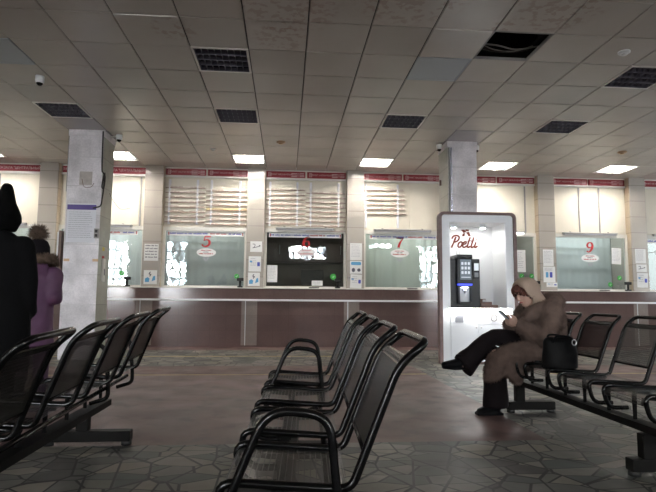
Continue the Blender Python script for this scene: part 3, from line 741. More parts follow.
# what stands in the office behind window 6
s = thing('office_cabinet', 'dark brown wall cabinet seen through the glass of window 6', 'cabinet', (.37, 12.3, 1.75))
b = MB(); b.box(-.95, .95, -.02, .28, 0, .62, .005); b.build('carcass', M_cab, s)
for i in range(4):
    b = MB(); b.box(-.93+.47*i, -.49+.47*i, -.045, -.022, .02, .60, .005); d = b.build('door', M_cab, s)
    h = MB(); h.cyl((-.53+.47*i, -.06, .2), (-.53+.47*i, -.06, .4), .008); h.build('handle', M_steel, d)
s = thing('office_desk', 'dark desk behind the glass of window 6', 'desk', (.4, 11.3, .72))
b = MB(); b.box(-.75, .75, -.3, .3, .36, .40, .005); b.build('desk_top', M_cab, s)
for sx in (-1, 1):
    b = MB(); b.box(sx*.7-.02, sx*.7+.02, -.28, .28, 0, .36); b.build('side_panel', M_cab, s)
s = thing('office_monitor', 'black monitor with a small blue light behind window 6', 'monitor', (.55, 11.3, 1.12))
b = MB(); b.box(-.24, .24, -.02, .02, .10, .42, .008); b.build('casing', M_blackmatt, s)
b = MB(); b.cyl((0, 0, .012), (0, 0, .12), .02); b.build('neck', M_blackmatt, s)
b = MB(); b.box(-.12, .12, -.08, .08, 0, .012, .004); b.build('foot', M_blackmatt, s)
b = MB(); b.prism(ellipse(.0, .14, .012, .012, 12), -.026, -.0205); b.build('blue_led', make_emit('led_blue', (.1, .3, 1), 6), s)

# ------------------------------------------------------------------ ceiling lights
M_alu = MAT('aluminium', (.40, .39, .46), .25, 1)
M_louv = MAT('louver_dim', (.13, .125, .165), .35)  # louvre of unlit lamps, its dark purplish reflection put into the colour
M_refl = MAT('lamp_reflector', (.75, .75, .75), .4)
M_refl_off = MAT('lamp_reflector_dim', (.04, .04, .055), .3, 1)  # darkened copy of the reflector, shade of unlit lamps in the colour
M_tube_off = MAT('tube_off', (.14, .14, .17), .4)  # tube greyed so that unlit lamps look dark inside
M_pane = MAT('lamp_pane', (.50, .54, .58), .25)
def lamp_meshes(lit):
    s = empty('ceiling_light', (0, 0, 0)); h = T/2-.004; zt_, hb = (.036, .022) if lit else (.062, .045)
    sq = lambda a: [(-a, -a), (a, -a), (a, a), (-a, a)]
    b = MB(); b.ring_prism(sq(h), sq(h-.022), -.004, .012, 'Z'); b.build('frame', M_creamframe, s)
    b = MB(); a = h-.022
    b.quad([(-a, -a, .095), (a, -a, .095), (a, a, .095), (-a, a, .095)])
    for q in range(4):
        p0, p1 = sq(a)[q], sq(a)[(q+1) % 4]; b.quad([(*p0, 0), (*p1, 0), (*p1, .095), (*p0, .095)])
    b.build('reflector', M_refl if lit else M_refl_off, s)
    for i in range(4):
        y = -a + a*2*(i+.5)/4
        b = MB(); b.cyl((-a+.02, y, zt_), (a-.02, y, zt_), .014, n=10); b.build('tube', M_lamp if lit else M_tube_off, s)
    b = MB()
    for i in range(5):
        y = -a + 2*a*i/4
        b.prism([(y-.003, .0), (y+.003, .0), (y+.010, hb), (y-.010, hb)], -a, a, 'X')
    for i in range(9):
        x = -a + 2*a*i/8
        for j in range(4):
            y0 = -a+2*a*j/4; pts = []
            for q in range(7):
                t = q/6; pts.append((y0+2*a/4*t, .35*hb*math.sin(PI*t)))
            b.prism(pts + [(y0+2*a/4, hb-.003), (y0, hb-.003)], x-.0035, x+.0035, 'X')
    b.build('louver', M_alu if lit else M_louv, s)
    return s
def lamp_pane():
    s = empty('ceiling_light', (0, 0, 0)); h = T/2-.004
    sq = lambda a: [(-a, -a), (a, -a), (a, a), (-a, a)]
    b = MB(); b.ring_prism(sq(h), sq(h-.015), -.004, .012, 'Z'); b.build('frame', M_pane, s)
    b = MB(); b.prism([(x*.99, y*.99) for x, y in sq(h-.015)], .0, .008, 'Z'); b.build('diffuser', M_pane, s); return s
src = {}
ROWN = {8: 'glowing white louvre light', 4: 'unlit louvre light', 1: 'unlit louvre light', -2: 'unlit louvre light out of view', -6: 'unlit louvre light out of view'}
LABEL = {(-9, 8): 'glowing louvre light above the hooded person, cut by the picture edge', (-5, 8): 'glowing louvre light beside the marble column with the notice', (-1, 8): 'glowing louvre light above window 5',
 (3, 8): 'glowing louvre light between windows 6 and 7', (7, 8): 'glowing louvre light beyond the coffee kiosk column', (11, 8): 'glowing louvre light above window 9',
 (-5, 4): 'unlit louvre light just before the marble column with the notice', (-1, 4): 'unlit dark louvre light in line with window 5, one step from the lit one', (3, 4): 'unlit dark louvre light in line with window 7',
 (7, 4): 'unlit grey louvre light in front of the kiosk column, towards window 9', (-5, 1): 'ceiling light with a blank bluish cover beside the dome camera', (-1, 1): 'large unlit louvre light with purple cells and white glints',
 (3, 1): 'ceiling light with a blank pale cover beside the open ceiling hole', (7, 1): 'unlit louvre light with bright scalloped cells near the round ceiling fitting'}
for (i, j) in LAMPS:
    if (i, j) not in LABEL: continue
    kind = 'pane' if (i, j) in ((-5, 1), (3, 1)) else ('lit' if j == 8 else 'off')
    if kind not in src: src[kind] = o = lamp_pane() if kind == 'pane' else lamp_meshes(kind == 'lit')
    else: o = copy_tree(src[kind])
    o.location = (GX+i*T+T/2, GY+j*T+T/2, CH); tag(o, LABEL[(i, j)], 'ceiling light', 'square ceiling lights')
# cells of lamps that the picture does not show get plain tiles
b = MB()
for (i, j) in LAMPS:
    if (i, j) in LABEL: continue
    x0, y0 = GX+i*T, GY+j*T; b.quad([(x0+.004, y0+.004, CH+.002), (x0+.004, y0+T-.004, CH+.002), (x0+T-.004, y0+T-.004, CH+.002), (x0+T-.004, y0+.004, CH+.002)])
struct(b.build('ceiling_tiles', M_ceil))

# cables in the open ceiling hole
rc = random.Random(4)
for n, l in enumerate(('pale cable sagging across the open ceiling hole', 'thin cable looped in the open ceiling hole', 'thick dark cable lying along the far edge of the ceiling hole')):
    p = [(hx-.25+.22*i, hy+.44+.05*n+rc.uniform(-.07, .03), CH+.165+.01*n-.125*math.sin(PI*i/5)+rc.uniform(-.004, .02)) for i in range(6)]
    b = MB(); b.tube(spline(p, 5), (.009, .006, .013)[n], n=7); o = b.build('cable', (M_greyplast, M_greyplast, M_wire)[n]); tag(o, l, 'cable', 'cables in the ceiling hole')

# dome cameras, detectors
def dome(x, y, label, arm=None, z=CH):
    s = thing('dome_camera', label, 'camera', (x, y, z), group='dome cameras')
    b = MB(); b.loft([(0, 0, 0), (0, 0, -.05), (0, 0, -.075), (0, 0, -.085)], [.047, .050, .046, .038], n=24); b.build('housing', M_white, s)
    b = MB(); b.ball((0, 0, -.076), (.038, .038, .042), 20, 12); b.build('lens_dome', M_black, s)
    if arm:
        b = MB(); b.tube([(0, 0, -.015), (arm*.10, .02, -.03), (arm*.17, .04, -.05)], .014, n=10); b.build('bracket', M_creamframe, s)
dome(-2.93, 6.30, 'white dome camera beside the blank bluish ceiling light')
dome(-2.70, 8.55, 'dome camera on a bracket beside the marble column with the notice', -1)
dome(2.52, 8.55, 'dome camera before the kiosk column, on the side of window 7')
dome(3.16, 8.55, 'dome camera before the kiosk column, on the side of window 9')
def detector(x, y, label, mat, r=.075):
    s = thing('smoke_detector', label, 'detector', (x, y, CH), group='round ceiling fittings')
    b = MB(); b.loft([(0, 0, .002), (0, 0, -.012), (0, 0, -.02)], [r, r, r*.8], n=22); b.build('base', mat, s)
    b = MB(); b.loft([(0, 0, -.02), (0, 0, -.034), (0, 0, -.04)], [r*.55, r*.5, r*.3], n=18); b.build('sensor', mat, s)
M_tan = MAT('aged_plastic', (.36, .24, .14), .5)
detector(-.121, 8.674, 'round tan detector on the ceiling above window 6', M_tan)
detector(5.81, 8.656, 'round tan detector on the ceiling above window 9', M_tan)
detector(3.474, 5.068, 'round white fitting next to the open ceiling hole', M_white, .06)
detector(-1.31, 9.218, 'tiny pale detector on the ceiling before window 5', M_creamframe, .045)

# ------------------------------------------------------------------ things on the columns
def on_col(name, b, mat, label, cat, loc=(0, 0, 0), group=None):
    o = b.build(name, mat, None, loc); tag(o, label, cat, group); return o
b = MB(); b.tube(spline([(-2.875, 8.325, 3.50), (-2.87, 8.32, 3.2), (-2.865, 8.325, 2.9), (-2.855, 8.36, 2.85), (-2.845, 8.42, 2.80), (-2.85, 8.40, 2.62), (-2.856, 8.33, 2.64), (-2.85, 8.41, 2.86), (-2.845, 8.38, 2.62), (-2.85, 8.35, 2.45), (-2.86, 8.325, 2.33), (-2.93, 8.32, 2.30), (-2.97, 8.322, 2.29)], 6), .011, n=7)
on_col('cable_loop', b, M_wire, 'dark cable bundled in a loop down the edge of the marble column', 'cable')
b = MB(); b.tube(spline([(-3.16, 8.334, 2.74), (-3.12, 8.334, 2.62), (-3.02, 8.334, 2.62), (-2.98, 8.334, 2.68)], 6), .004, n=6)
on_col('thin_wire', b, M_wood, 'thin brown wire dangling on the face of the marble column', 'wire')
b = MB(); b.tube(spline([(-2.858, 8.7, 2.6), (-2.82, 8.75, 2.5), (-2.70, 8.78, 2.36), (-2.55, 8.80, 2.38)], 6), .004, n=6)
on_col('loose_wire', b, M_wire, 'thin loose wire sticking out behind the marble column', 'wire')
b = MB(); b.box(-3.40, -3.382, 8.36, 8.40, 2.55, CH-.01); on_col('conduit', b, M_greyplast, 'grey conduit down the far edge of the marble column with the notice', 'conduit')
s = thing('socket_box', 'small grey socket box beside the purple-headed notice', 'socket', (-2.90, 8.34, 1.90))
b = MB(); b.box(-.035, .035, -.03, -.001, -.075, .075, .005); b.build('cover', M_greyplast, s)
b = MB(); b.box(-.02, .02, -.034, -.0305, .01, .055); b.box(-.02, .02, -.034, -.0305, -.055, -.01); b.build('outlets', M_blackmatt, s)
for x, l in ((-3.37, 'piece of orange tape low on the far edge of the marble column'), (-2.945, 'piece of orange tape on the marble column by the socket box')):
    b = MB(); b.box(0, .085, -.002, -.0005, -.02, .02); on_col('tape_strip', b, M_orange, l, 'tape', (x, 8.34, 1.49), 'orange tape strips')
s = thing('column_intercom', 'tall narrow white panel on the side of the marble column', 'panel', (-2.862, 8.55, 1.35))
b = MB(); b.box(.001, .03, -.05, .05, -.18, .18, .006); b.build('panel', M_creamframe, s)
b = MB(); b.box(.0305, .034, -.015, .02, -.08, .02); b.build('slot', M_darktxt, s)
for z, mt, l in ((1.68, M_yellow, 'yellow warning sticker on the side of the marble column'), (1.545, M_redtxt, 'red sticker on the side of the marble column')):
    b = MB(); b.box(.0005, .002, -.045, .055, -.028, .028); on_col('column_sticker', b, mt, l, 'sticker', (-2.862, 8.55, z))
s = thing('poster_stand', 'brown-edged board leaning out from the far side of the marble column', 'board', (-3.45, 8.38, 1.12))
b = MB(); b.box(-.02, .02, -.015, .35, .0, .82, .004); b.build('board', M_wood, s)
b = MB(); b.box(-.05, -.021, .0, .33, .03, .80); b.build('sheet', M_paper, s)
for x, l in ((2.618, 'thin grey conduit on the edge of the kiosk column, outer of two'), (2.655, 'thick pale conduit on the face of the kiosk column')):
    b = MB(); b.box(x-.012, x+.012, 8.315, 8.338, 2.22, CH-.11, .004); on_col('conduit', b, M_alu if x > 2.63 else M_greyplast, l, 'conduit')
b = MB(); b.box(2.57, 2.598, 8.7, 8.74, 2.86, 2.95, .006); on_col('call_button', b, M_wood, 'small dark box on the side of the kiosk column', 'box')

# ------------------------------------------------------------------ coffee kiosk
M_kwood = MAT('kiosk_wood', (.19, .125, .12), .5, var=.18, vscale=14)
M_kwhite = MAT('kiosk_white', (.86, .89, .93), .35)
M_kin = MAT('kiosk_inside', (.82, .83, .84), .45)
M_logo = MAT('logo_brown', (.16, .045, .03), .6, spec=.2)
M_spot = make_emit('spot_light', (1, .98, .94), KIOSK_SPOT*10)
M_led = make_emit('led_strip', (1, .98, .92), KIOSK_STRIP)
KX, KY = 2.845, 7.70
K = thing('coffee_kiosk', 'white coffee kiosk with a brown rounded frame standing before the grey column', 'kiosk', (KX, KY, 0))
out = rrect(-.597, .597, .0, 2.245, .085, 6, .012); inn = rrect(-.548, .548, .03, 2.203, .05, 6, .008)
b = MB(); b.ring_prism(out, inn, 0, .10); b.build('outer_frame', M_kwood, K)
op = rrect(-.425, .435, .80, 2.095, .004, 6)
b = MB(); b.ring_prism(rrect(-.548, .548, .03, 2.203, .05, 6, .008), op, .02, .06)
for x in (-.425, .435): b.box(x-.0015, x+.0015, .0185, .0205, 2.095, 2.20)
b.build('front_panel', M_kwhite, K)
b = MB()
b.box(-.43, .44, .55, .58, .8, 2.12); b.box(-.45, -.425, .06, .58, .8, 2.12); b.box(.435, .46, .06, .58, .8, 2.12); b.box(-.45, .46, .06, .58, 2.095, 2.12)
b.build('niche_lining', M_kin, K)
b = MB(); b.box(-.40, .42, .60, .632, .02, 2.15); b.build('back_panel', M_kwhite, K)
b = MB(); b.box(-.47, .47, -.035, .549, .79, .815, .004); b.build('counter_shelf', M_kwhite, K)
b = MB(); b.box(-.45, .45, -.030, -.012, .781, .7895); b.box(-.47, .47, -.041, -.0355, .792, .806); b.build('led_strip', M_led, K)
b = MB(); b.box(-.43, .44, .008, .05, .575, .782, .003); b.build('drawer_front', M_kwhite, K)
for x0, x1, kx, nm in ((-.43, -.017, -.05, 'a'), (-.012, .44, .025, 'b')):
    b = MB(); b.box(x0, x1, .006, .04, .06, .568, .003); d = b.build('cabinet_door', M_kwhite, K)
    h = MB(); h.cyl((kx, .006, .53), (kx, -.012, .53), .010, n=12); h.build('knob', M_steel, d)
for x in (-.285, .172):
    b = MB(); b.cyl((x, .26, 2.095), (x, .26, 2.035), .05, n=20); l = b.build('spotlight', M_kwhite, K)
    q = MB(); q.prism(ellipse(x, .26, .036, .036, 18), 2.030, 2.034, 'Z'); q.build('bulb', M_spot, l)
b = MB(); b.prism(rrect(-.365, -.245, .60, .74, .012), -.006, .0075); b.prism(rrect(-.335, -.275, .66, .72, .01), -.014, -.007); c_ = b.build('lock_box', MAT('pale_grey', (.36, .38, .43), .4), K)
b = MB(); b.ring_prism(ellipse(.22, .672, .052, .052, 24), ellipse(.22, .672, .042, .042, 24), -.004, .0075); b.build('cup_ring', M_greyplast, K)
# lettering "Poetti" as pen strokes, with the two-winged emblem above it
def script(b, y, x0, z0, s):
    def S(pts, w_=.145): b.ribbon(spline([((p[0]+.25*p[1])*s+x0, p[1]*s+z0) for p in pts], 6), w_*s, y-.006, y)
    S([(.18, -.05), (.26, .4), (.36, .95)], .16); S([(.02, .78), (.12, 1.02), (.45, 1.08), (.68, .92), (.62, .62), (.36, .48), (.22, .52)], .15)
    S([(.92, .52), (.76, .36), (.76, .1), (.92, .0), (1.06, .14), (1.08, .4), (.95, .52), (1.1, .44), (1.2, .46)])
    S([(1.2, .26), (1.42, .34), (1.44, .5), (1.3, .52), (1.2, .34), (1.22, .08), (1.38, 0), (1.58, .14)])
    for t in (1.66, 2.02): S([(t+.06, .95), (t, .4), (t, .08), (t+.1, 0), (t+.26, .12)]); S([(t-.12, .58), (t+.28, .62)], .07)
    S([(2.38, .5), (2.34, .2), (2.38, .02), (2.48, .02), (2.6, .16)]); S([(2.36, .74), (2.38, .80)], .12)
b = MB(); script(b, .548, -.262, 1.765, .172); b.build('lettering', M_logo, K)
b = MB()
for pts in ([(-.075, .05), (-.02, .055), (.01, .02), (-.03, .0)], [(0, .06), (.06, .055), (.05, .03), (.0, .03)], [(-.045, -.01), (-.01, .0), (-.02, -.05), (-.06, -.055)], [(.01, .01), (.055, .02), (.085, -.05), (.045, -.05), (.03, -.02)]):
    b.prism([(x-.01+.01, z+1.995) for x, z in pts], .542, .548)
b.build('emblem', M_logo, K)

# coffee machine on the kiosk shelf
M_mach = MAT('machine_black', (.005, .006, .008), .35, spec=.3)
M_mach2 = MAT('machine_dark', (.010, .012, .016), .35, spec=.3)
cm = thing('coffee_machine', 'black coffee machine with a touch screen on the kiosk shelf', 'coffee machine', (2.70, 7.85, .815))
b = MB(); b.box(-.245, .235, .04, .36, .0, .74, .012); b.build('body', M_mach, cm)
b = MB(); b.box(-.135, .10, -.03, .34, .742, .80, .01); b.box(-.135, .10, .20, .34, .70, .745); b.build('lid', M_mach, cm)
b = MB(); b.box(-.135, .10, -.03, .039, .36, .741, .008); b.build('screen_panel', M_mach, cm)
M_screen = make_emit('screen_glow', (.30, .42, .55), .30); M_icon = make_emit('icon_glow', (.8, .86, .95), .8)
b = MB(); b.box(-.095, .075, -.034, -.0305, .42, .725); sc_ = b.build('touch_screen', M_screen, cm)
b = MB()
for i in range(3):
    for j in range(3): b.prism(rrect(-.078+.05*i, -.045+.05*i, .505+.068*j, .548+.068*j, .006), -.037, -.0345)
b.box(-.08, .06, -.036, -.0345, .45, .462); b.build('menu_icons', M_icon, sc_)
b = MB(); b.box(-.125, .09, -.032, .0385, .335, .359); b.build('light_bar', make_emit('blue_bar', (.05, .08, .9), 2.0), cm)
b = MB(); b.ring_prism(rrect(-.125, .09, .06, .334, .004), rrect(-.10, .068, .09, .31, .012), -.02, .039); b.build('dispensing_frame', M_mach2, cm)
b = MB(); b.box(-.10, .068, .036, .0395, .09, .31); b.build('niche_back', MAT('niche_grey', (.3, .32, .36), .2), cm)
b = MB(); b.box(-.05, .02, -.01, .03, .25, .31, .006); b.cyl((-.015, .012, .25), (-.015, .012, .215), .012, n=10); b.build('spout', M_alu, cm)
b = MB(); b.box(-.06, .03, -.015, .034, .300, .309); b.build('niche_light', make_emit('niche_led', (.8, .9, 1), 12), cm)
b = MB(); b.box(-.105, .07, -.045, .035, .062, .085, .004); b.build('drip_tray', M_mach2, cm)
b = MB(); b.box(.115, .215, -.005, .039, .44, .69, .008); pt = b.build('payment_terminal', M_mach2, cm)
b = MB(); b.box(.13, .20, -.008, -.0055, .56, .67); b.build('terminal_display', make_emit('terminal_glow', (.85, .92, 1), .9), pt)
b = MB(); b.box(.135, .195, -.008, -.0055, .46, .53); b.build('reader', MAT('reader_grey', (.25, .27, .3), .4), pt)
for x in (-.05, .0):
    b = MB(); b.cyl((x, .26, .80), (x, .26, .93), .005, n=8); b.build('hopper_rod', M_steel, cm)
og = thing('lid_organizer', 'stepped brown organizer for cup lids on the kiosk shelf', 'organizer', (3.075, 7.88, .815))
for i in range(3):
    b = MB(); b.box(-.13+.0*i, .13-.06*i, .0+.09*i, .09+.09*i, 0, .045+.045*i, .003); b.build('step', M_wood, og)
for i, x in enumerate((-.08, .0)):
    s = thing('cup_lids', ('pile of pale cup lids on the organizer, nearer the machine', 'pile of pale cup lids on the organizer, nearer the kiosk edge')[i], 'lids', (3.075+x-.02, 7.88+.225 if i == 0 else 7.88+.135, .815+(.135 if i == 0 else .09)), group='cup lids')
    b = MB()
    for q in range(3): b.loft([(0, 0, .012*q), (0, 0, .012*q+.005), (0, 0, .012*q+.011)], [.038, .040, .034], n=18)
    b.build('lids', M_paper, s)

# ------------------------------------------------------------------ tandem benches: perforated steel seats in bent tube frames on a beam
def make_perf():
    m = bpy.data.materials.new('perforated_steel'); m.use_nodes = True; nt = m.node_tree; b = nt.nodes['Principled BSDF']; out = nt.nodes['Material Output']
    b.inputs['Base Color'].default_value = (.0025, .0025, .0028, 1); b.inputs['Roughness'].default_value = .3; b.inputs['Specular IOR Level'].default_value = .26
    v, xyz = objco(nt)
    s = math_node(nt, 'ADD', xyz[0], math_node(nt, 'MULTIPLY', xyz[2], .95))
    hy_ = math_node(nt, 'GREATER_THAN', math_node(nt, 'FRACT', math_node(nt, 'MULTIPLY', xyz[1], 110)), .50)
    hs = math_node(nt, 'GREATER_THAN', math_node(nt, 'FRACT', math_node(nt, 'MULTIPLY', s, 60)), .16)
    inside = math_node(nt, 'MULTIPLY', math_node(nt, 'GREATER_THAN', xyz[1], .035), math_node(nt, 'LESS_THAN', xyz[1], .335))
    hole = math_node(nt, 'MULTIPLY', math_node(nt, 'MULTIPLY', hy_, hs), inside)
    tr = nt.nodes.new('ShaderNodeBsdfTransparent'); mx = nt.nodes.new('ShaderNodeMixShader')
    nt.links.new(hole, mx.inputs[0]); nt.links.new(b.outputs[0], mx.inputs[1]); nt.links.new(tr.outputs[0], mx.inputs[2]); nt.links.new(mx.outputs[0], out.inputs[0])
    return m
M_perf = make_perf()
SW = .37
PROFILE = [(-.03, .318), (-.150, .318), (-.186, .452), (.125, .432), (.188, .432), (.318, .765), (.398, .829)]
PR = [0, .05, .06, .10, .06, .05, 0]
def side_path(y): return [(x, y, z) for x, z in PROFILE]
def make_seat(parent):
    near, far = side_path(0.0), side_path(SW)
    pts = near[:-1] + [near[-1]] + [far[-1]] + far[:-1][::-1]
    rr = PR[:-1] + [.045, .045] + PR[:-1][::-1]; rr[0] = rr[-1] = .01
    b = MB(); b.tube(fillet(pts, rr, 5), .0125, side=(0, 0, 1), n=10)
    fr = b.build('seat_frame', M_black, parent)
    def panel(name, prof, th=.0016, lip=True):
        p = MB(); prof = [tuple(v) for v in prof]; n = len(prof); y0, y1 = .012, SW-.012
        nr = []
        for i in range(n):
            a, c = prof[max(i-1, 0)], prof[min(i+1, n-1)]; tx, tz = c[0]-a[0], c[1]-a[1]; l = math.hypot(tx, tz); nr.append((-tz/l*th, tx/l*th))
        for dx, dz_ in (((0, 0), (.0009, -.0004)) if name == 'backrest_panel' else ((0, 0),)):
          for i in range(n-1):
            p.quad([(prof[i][0]+dx, y0, prof[i][1]+dz_), (prof[i+1][0]+dx, y0, prof[i+1][1]+dz_), (prof[i+1][0]+dx, y1, prof[i+1][1]+dz_), (prof[i][0]+dx, y1, prof[i][1]+dz_)])
        bmesh.ops.remove_doubles(p.b, verts=p.b.verts, dist=1e-5)
        for f_ in p.b.faces: f_.smooth = True
        edge_prof = [(x, z-.004) for x, z in prof]
        for yy in (y0-.001, y1-.002): p.prism(prof + edge_prof[::-1], yy, yy+.003, 'Y')
        o = p.build(name, M_perf, fr); return o
    panel('seat_panel', spline([(-.177, .395), (-.174, .418), (-.150, .437), (-.05, .440), (.06, .432), (.14, .428), (.178, .438)], 5))
    panel('backrest_panel', spline([(.222, .520), (.255, .604), (.300, .720), (.318, .762), (.340, .782)], 4))
    b = MB()
    b.cyl((.224, .01, .524), (.224, SW-.01, .524), .007, n=8); b.build('backrest_rail', M_black, fr)
    b = MB(); b.prism([(.318, .764), (.345, .786), (.349, .781), (.322, .757)], .012, SW-.012); b.build('top_strip', M_black, fr)
    for yy in (.05, SW-.05):
        b = MB(); b.prism([(-.16, .432), (-.16, .422), (-.035, .412), (-.03, .24), (-.012, .24), (-.008, .41), (.14, .415), (.14, .428)], yy-.004, yy+.004); b.build('seat_bracket', M_dead, fr)
    return fr
def make_bench(name, label, loc, rz, n, pitch, arms, feet, k=0.0, dz=0.0, fx=(-.31, .25), pxo=-.06, group='black perforated steel benches'):
    s = thing(name, label, 'bench', loc, rz, group)
    fr = make_seat(s); frs = [fr] + [None]*(n-1)
    for i in range(n):
        o = fr if i == 0 else copy_tree(fr, s)
        o.location = (0, pitch*i, dz + k*(pitch*i+SW/2)); o.rotation_euler = (math.atan(k), 0, 0)
    L = pitch*(n-1)+SW
    z = lambda y: dz + k*y
    b = MB()
    for (x0, x1, z0, z1) in ((-.065, .02, .222, .262),):
        q = [b.b.verts.new((x, y, zz + z(L/2))) for y in (-.03, L+.04) for x, zz in ((x0, z0), (x1, z0), (x1, z1), (x0, z1))]
        for f_ in ((0,1,2,3), (7,6,5,4), (0,4,5,1), (1,5,6,2), (2,6,7,3), (3,7,4,0)): b.b.faces.new([q[i] for i in f_])
    b.build('beam', M_beam, s)
    b = MB(); b.cyl((.13, .02, .385+z(0)), (.13, L-.02, .385+z(L)), .012, n=8); b.build('rear_rail', M_black, s)
    for y in arms:
        P = [(-.165, y, .33), (-.150, y, .40), (-.045, y, .655), (.125, y, .635), (.150, y, .40), (.150, y, .33), (.05, y, .30)]
        P = [(x, yy, zz+z(y)) for x, yy, zz in P]
        b = MB(); b.tube(fillet(P, [0, .03, .075, .06, .03, .03, 0], 6), .0125, side=(0, 1, 0), n=10); b.build('armrest', M_black, s)
    for y in feet:
        b = MB(); b.box(pxo, pxo+.075, y-.03, y+.03, .085, .22+z(L/2), .004); b.box(fx[0], fx[1], y-.035, y+.035, .025, .092, .006); ft = b.build('foot', M_beam, s)
        for x in (fx[0]+.03, fx[1]-.03):
            p = MB(); p.cyl((x, y, 0), (x, y, .027), .032, n=14); p.build('pad', M_blackmatt, ft)
    return s
make_bench('bench', 'empty black perforated steel bench in the middle, with three looped armrests', (0.0, 1.52, 0), -.041, 4, .53, [-.035, 1.51, 1.995], [.95, 1.75], k=.017, dz=-.010)
make_bench('bench', 'black perforated steel bench in front of the two standing people, seen from behind', (-1.177, 1.19, 0), 0, 5, .54, [.455, 2.075, 2.565], [.96, 2.42], k=.030, dz=-.040, fx=(-.34, .20), pxo=-.14)
make_bench('bench', 'black perforated steel bench on which the person in the fur coat sits', (2.038, 2.68, 0), 0, 4, .52, [], [.17, 1.77], fx=(-.17, .235), pxo=-.10)

# ------------------------------------------------------------------ people
M_skin = MAT('skin', (.52, .33, .26), .5, var=.05, vscale=20)
M_hair = MAT('auburn_hair', (.10, .028, .018), .5, var=.4, vscale=60)
M_fur = MAT('brown_fur', (.14, .098, .082), .9, var=.18, vscale=16, spec=.2)
M_scarf = MAT('beige_scarf', (.36, .27, .215), .8, var=.08, vscale=9, spec=.2)
M_trous = MAT('black_trousers', (.007, .004, .005), .8, spec=.2)
M_boot = MAT('black_leather', (.003, .003, .004), .55, spec=.12)
M_eye = MAT('eye_dark', (.03, .02, .018), .2)
M_lip = MAT('lip', (.34, .10, .09), .45)
def rel(base):
    B = Vector(base); return lambda *p: tuple(Vector(p) - B)

def hand(mb, wrist, palm_dir, back_n, thumb_side, curl, size=.082, spread=.0):
    """palm and five bent fingers; curl = bend per joint in degrees, towards the palm side"""
    d = Vector(palm_dir).normalized(); nrm = Vector(back_n); nrm = (nrm - d*nrm.dot(d)).normalized(); s = d.cross(nrm).normalized()*thumb_side
    W0 = Vector(wrist); k = size/.082
    mb.loft([W0 - d*.02, W0 + d*.02*k, W0 + d*.05*k, W0 + d*.082*k], [(.024*k, .018*k), (.034*k, .015*k), (.040*k, .013*k), (.036*k, .010*k)], side=s, n=12)
    for i, (off, ln, r) in enumerate(((.029, .066, .0085), (.010, .074, .009), (-.010, .069, .0085), (-.028, .054, .0075))):
        p = W0 + d*.074*k + s*off*k; dd = d.copy(); pts = [p - d*.02]; rad = [r*1.05*k]; pts.append(p); rad.append(r*1.05*k)
        for q, fr_ in enumerate((.45, .31, .24)):
            a = math.radians(curl[i] if isinstance(curl, (list, tuple)) else curl)
            dd = (dd*math.cos(a) - nrm*math.sin(a)).normalized() if abs(dd.dot(nrm)) < 1 else dd
            # rotate about the knuckle axis
            dd = Matrix.Rotation(0, 3, s) @ dd
            nrm2 = nrm
            p = p + dd*ln*fr_*k; pts.append(p.copy()); rad.append(r*(1-.08*q)*k)
            nrm_axis = s
        mb.loft(pts, rad, side=s, n=8); mb.ball(pts[-1], rad[-1], 8, 6)
    p = W0 + d*.022*k + s*.026*k; t1 = (d*.6 + s*.8 - nrm*.25).normalized(); t2 = (d*.95 + s*.1 - nrm*.5).normalized()
    P = [p - t1*.015, p + t1*.028*k, p + t1*.028*k + t2*.028*k, p + t1*.028*k + t2*.05*k]
    mb.loft(P, [.013*k, .0115*k, .010*k, .0085*k], side=nrm, n=8); mb.ball(P[-1], .0085*k, 8, 6)

def head(mb, c, fwd, up, r=1.0, nose=True):
    """skull, jaw, nose and ears, looking along fwd"""
    c = Vector(c); f_ = Vector(fwd).normalized(); u = Vector(up); u = (u - f_*u.dot(f_)).normalized(); s = f_.cross(u)
    R3 = Matrix((f_, s, u)).transposed().to_4x4(); P = lambda a, b_, d: c + f_*a*r + s*b_*r + u*d*r
    mb.ball(P(-.012, 0, .028), (.092*r, .073*r, .085*r), 20, 14, rot=R3)
    mb.ball(P(.018, 0, -.035), (.068*r, .056*r, .078*r), 18, 12, rot=R3)
    mb.ball(P(.058, 0, -.088), (.024*r, .028*r, .020*r), 12, 8, rot=R3)
    mb.loft([P(.078, 0, .022), P(.094, 0, -.005), P(.104, 0, -.025), P(.086, 0, -.034)], [(.008*r, .008*r), (.010*r, .010*r), (.015*r, .011*r), (.011*r, .008*r)], side=s, n=8)
    for e in (-1, 1):
        mb.ball(P(-.008, e*.074, -.008), (.020*r, .008*r, .030*r), 10, 8, rot=R3); mb.ball(P(.046, e*.036, -.02), (.022*r, .02*r, .02*r), 10, 8, rot=R3)
    mb.loft([P(.074, -.03, .038), P(.084, 0, .036), P(.074, .03, .038)], .010*r, side=u, n=8)
    return P
def face_bits(P, r, parent, eyes_open=True):
    b = MB()
    for e in (-1, 1): b.ball(P(.071, e*.031, .014), .011*r, 10, 8)
    b.build('eyes', M_eye, parent)
    b = MB(); b.loft([P(.080, -.024, -.058), P(.090, -.008, -.055), P(.090, .008, -.055), P(.080, .024, -.058)], [.003, .0065, .0065, .003], side=(0, 0, 1), n=8); b.build('lips', M_lip, parent)

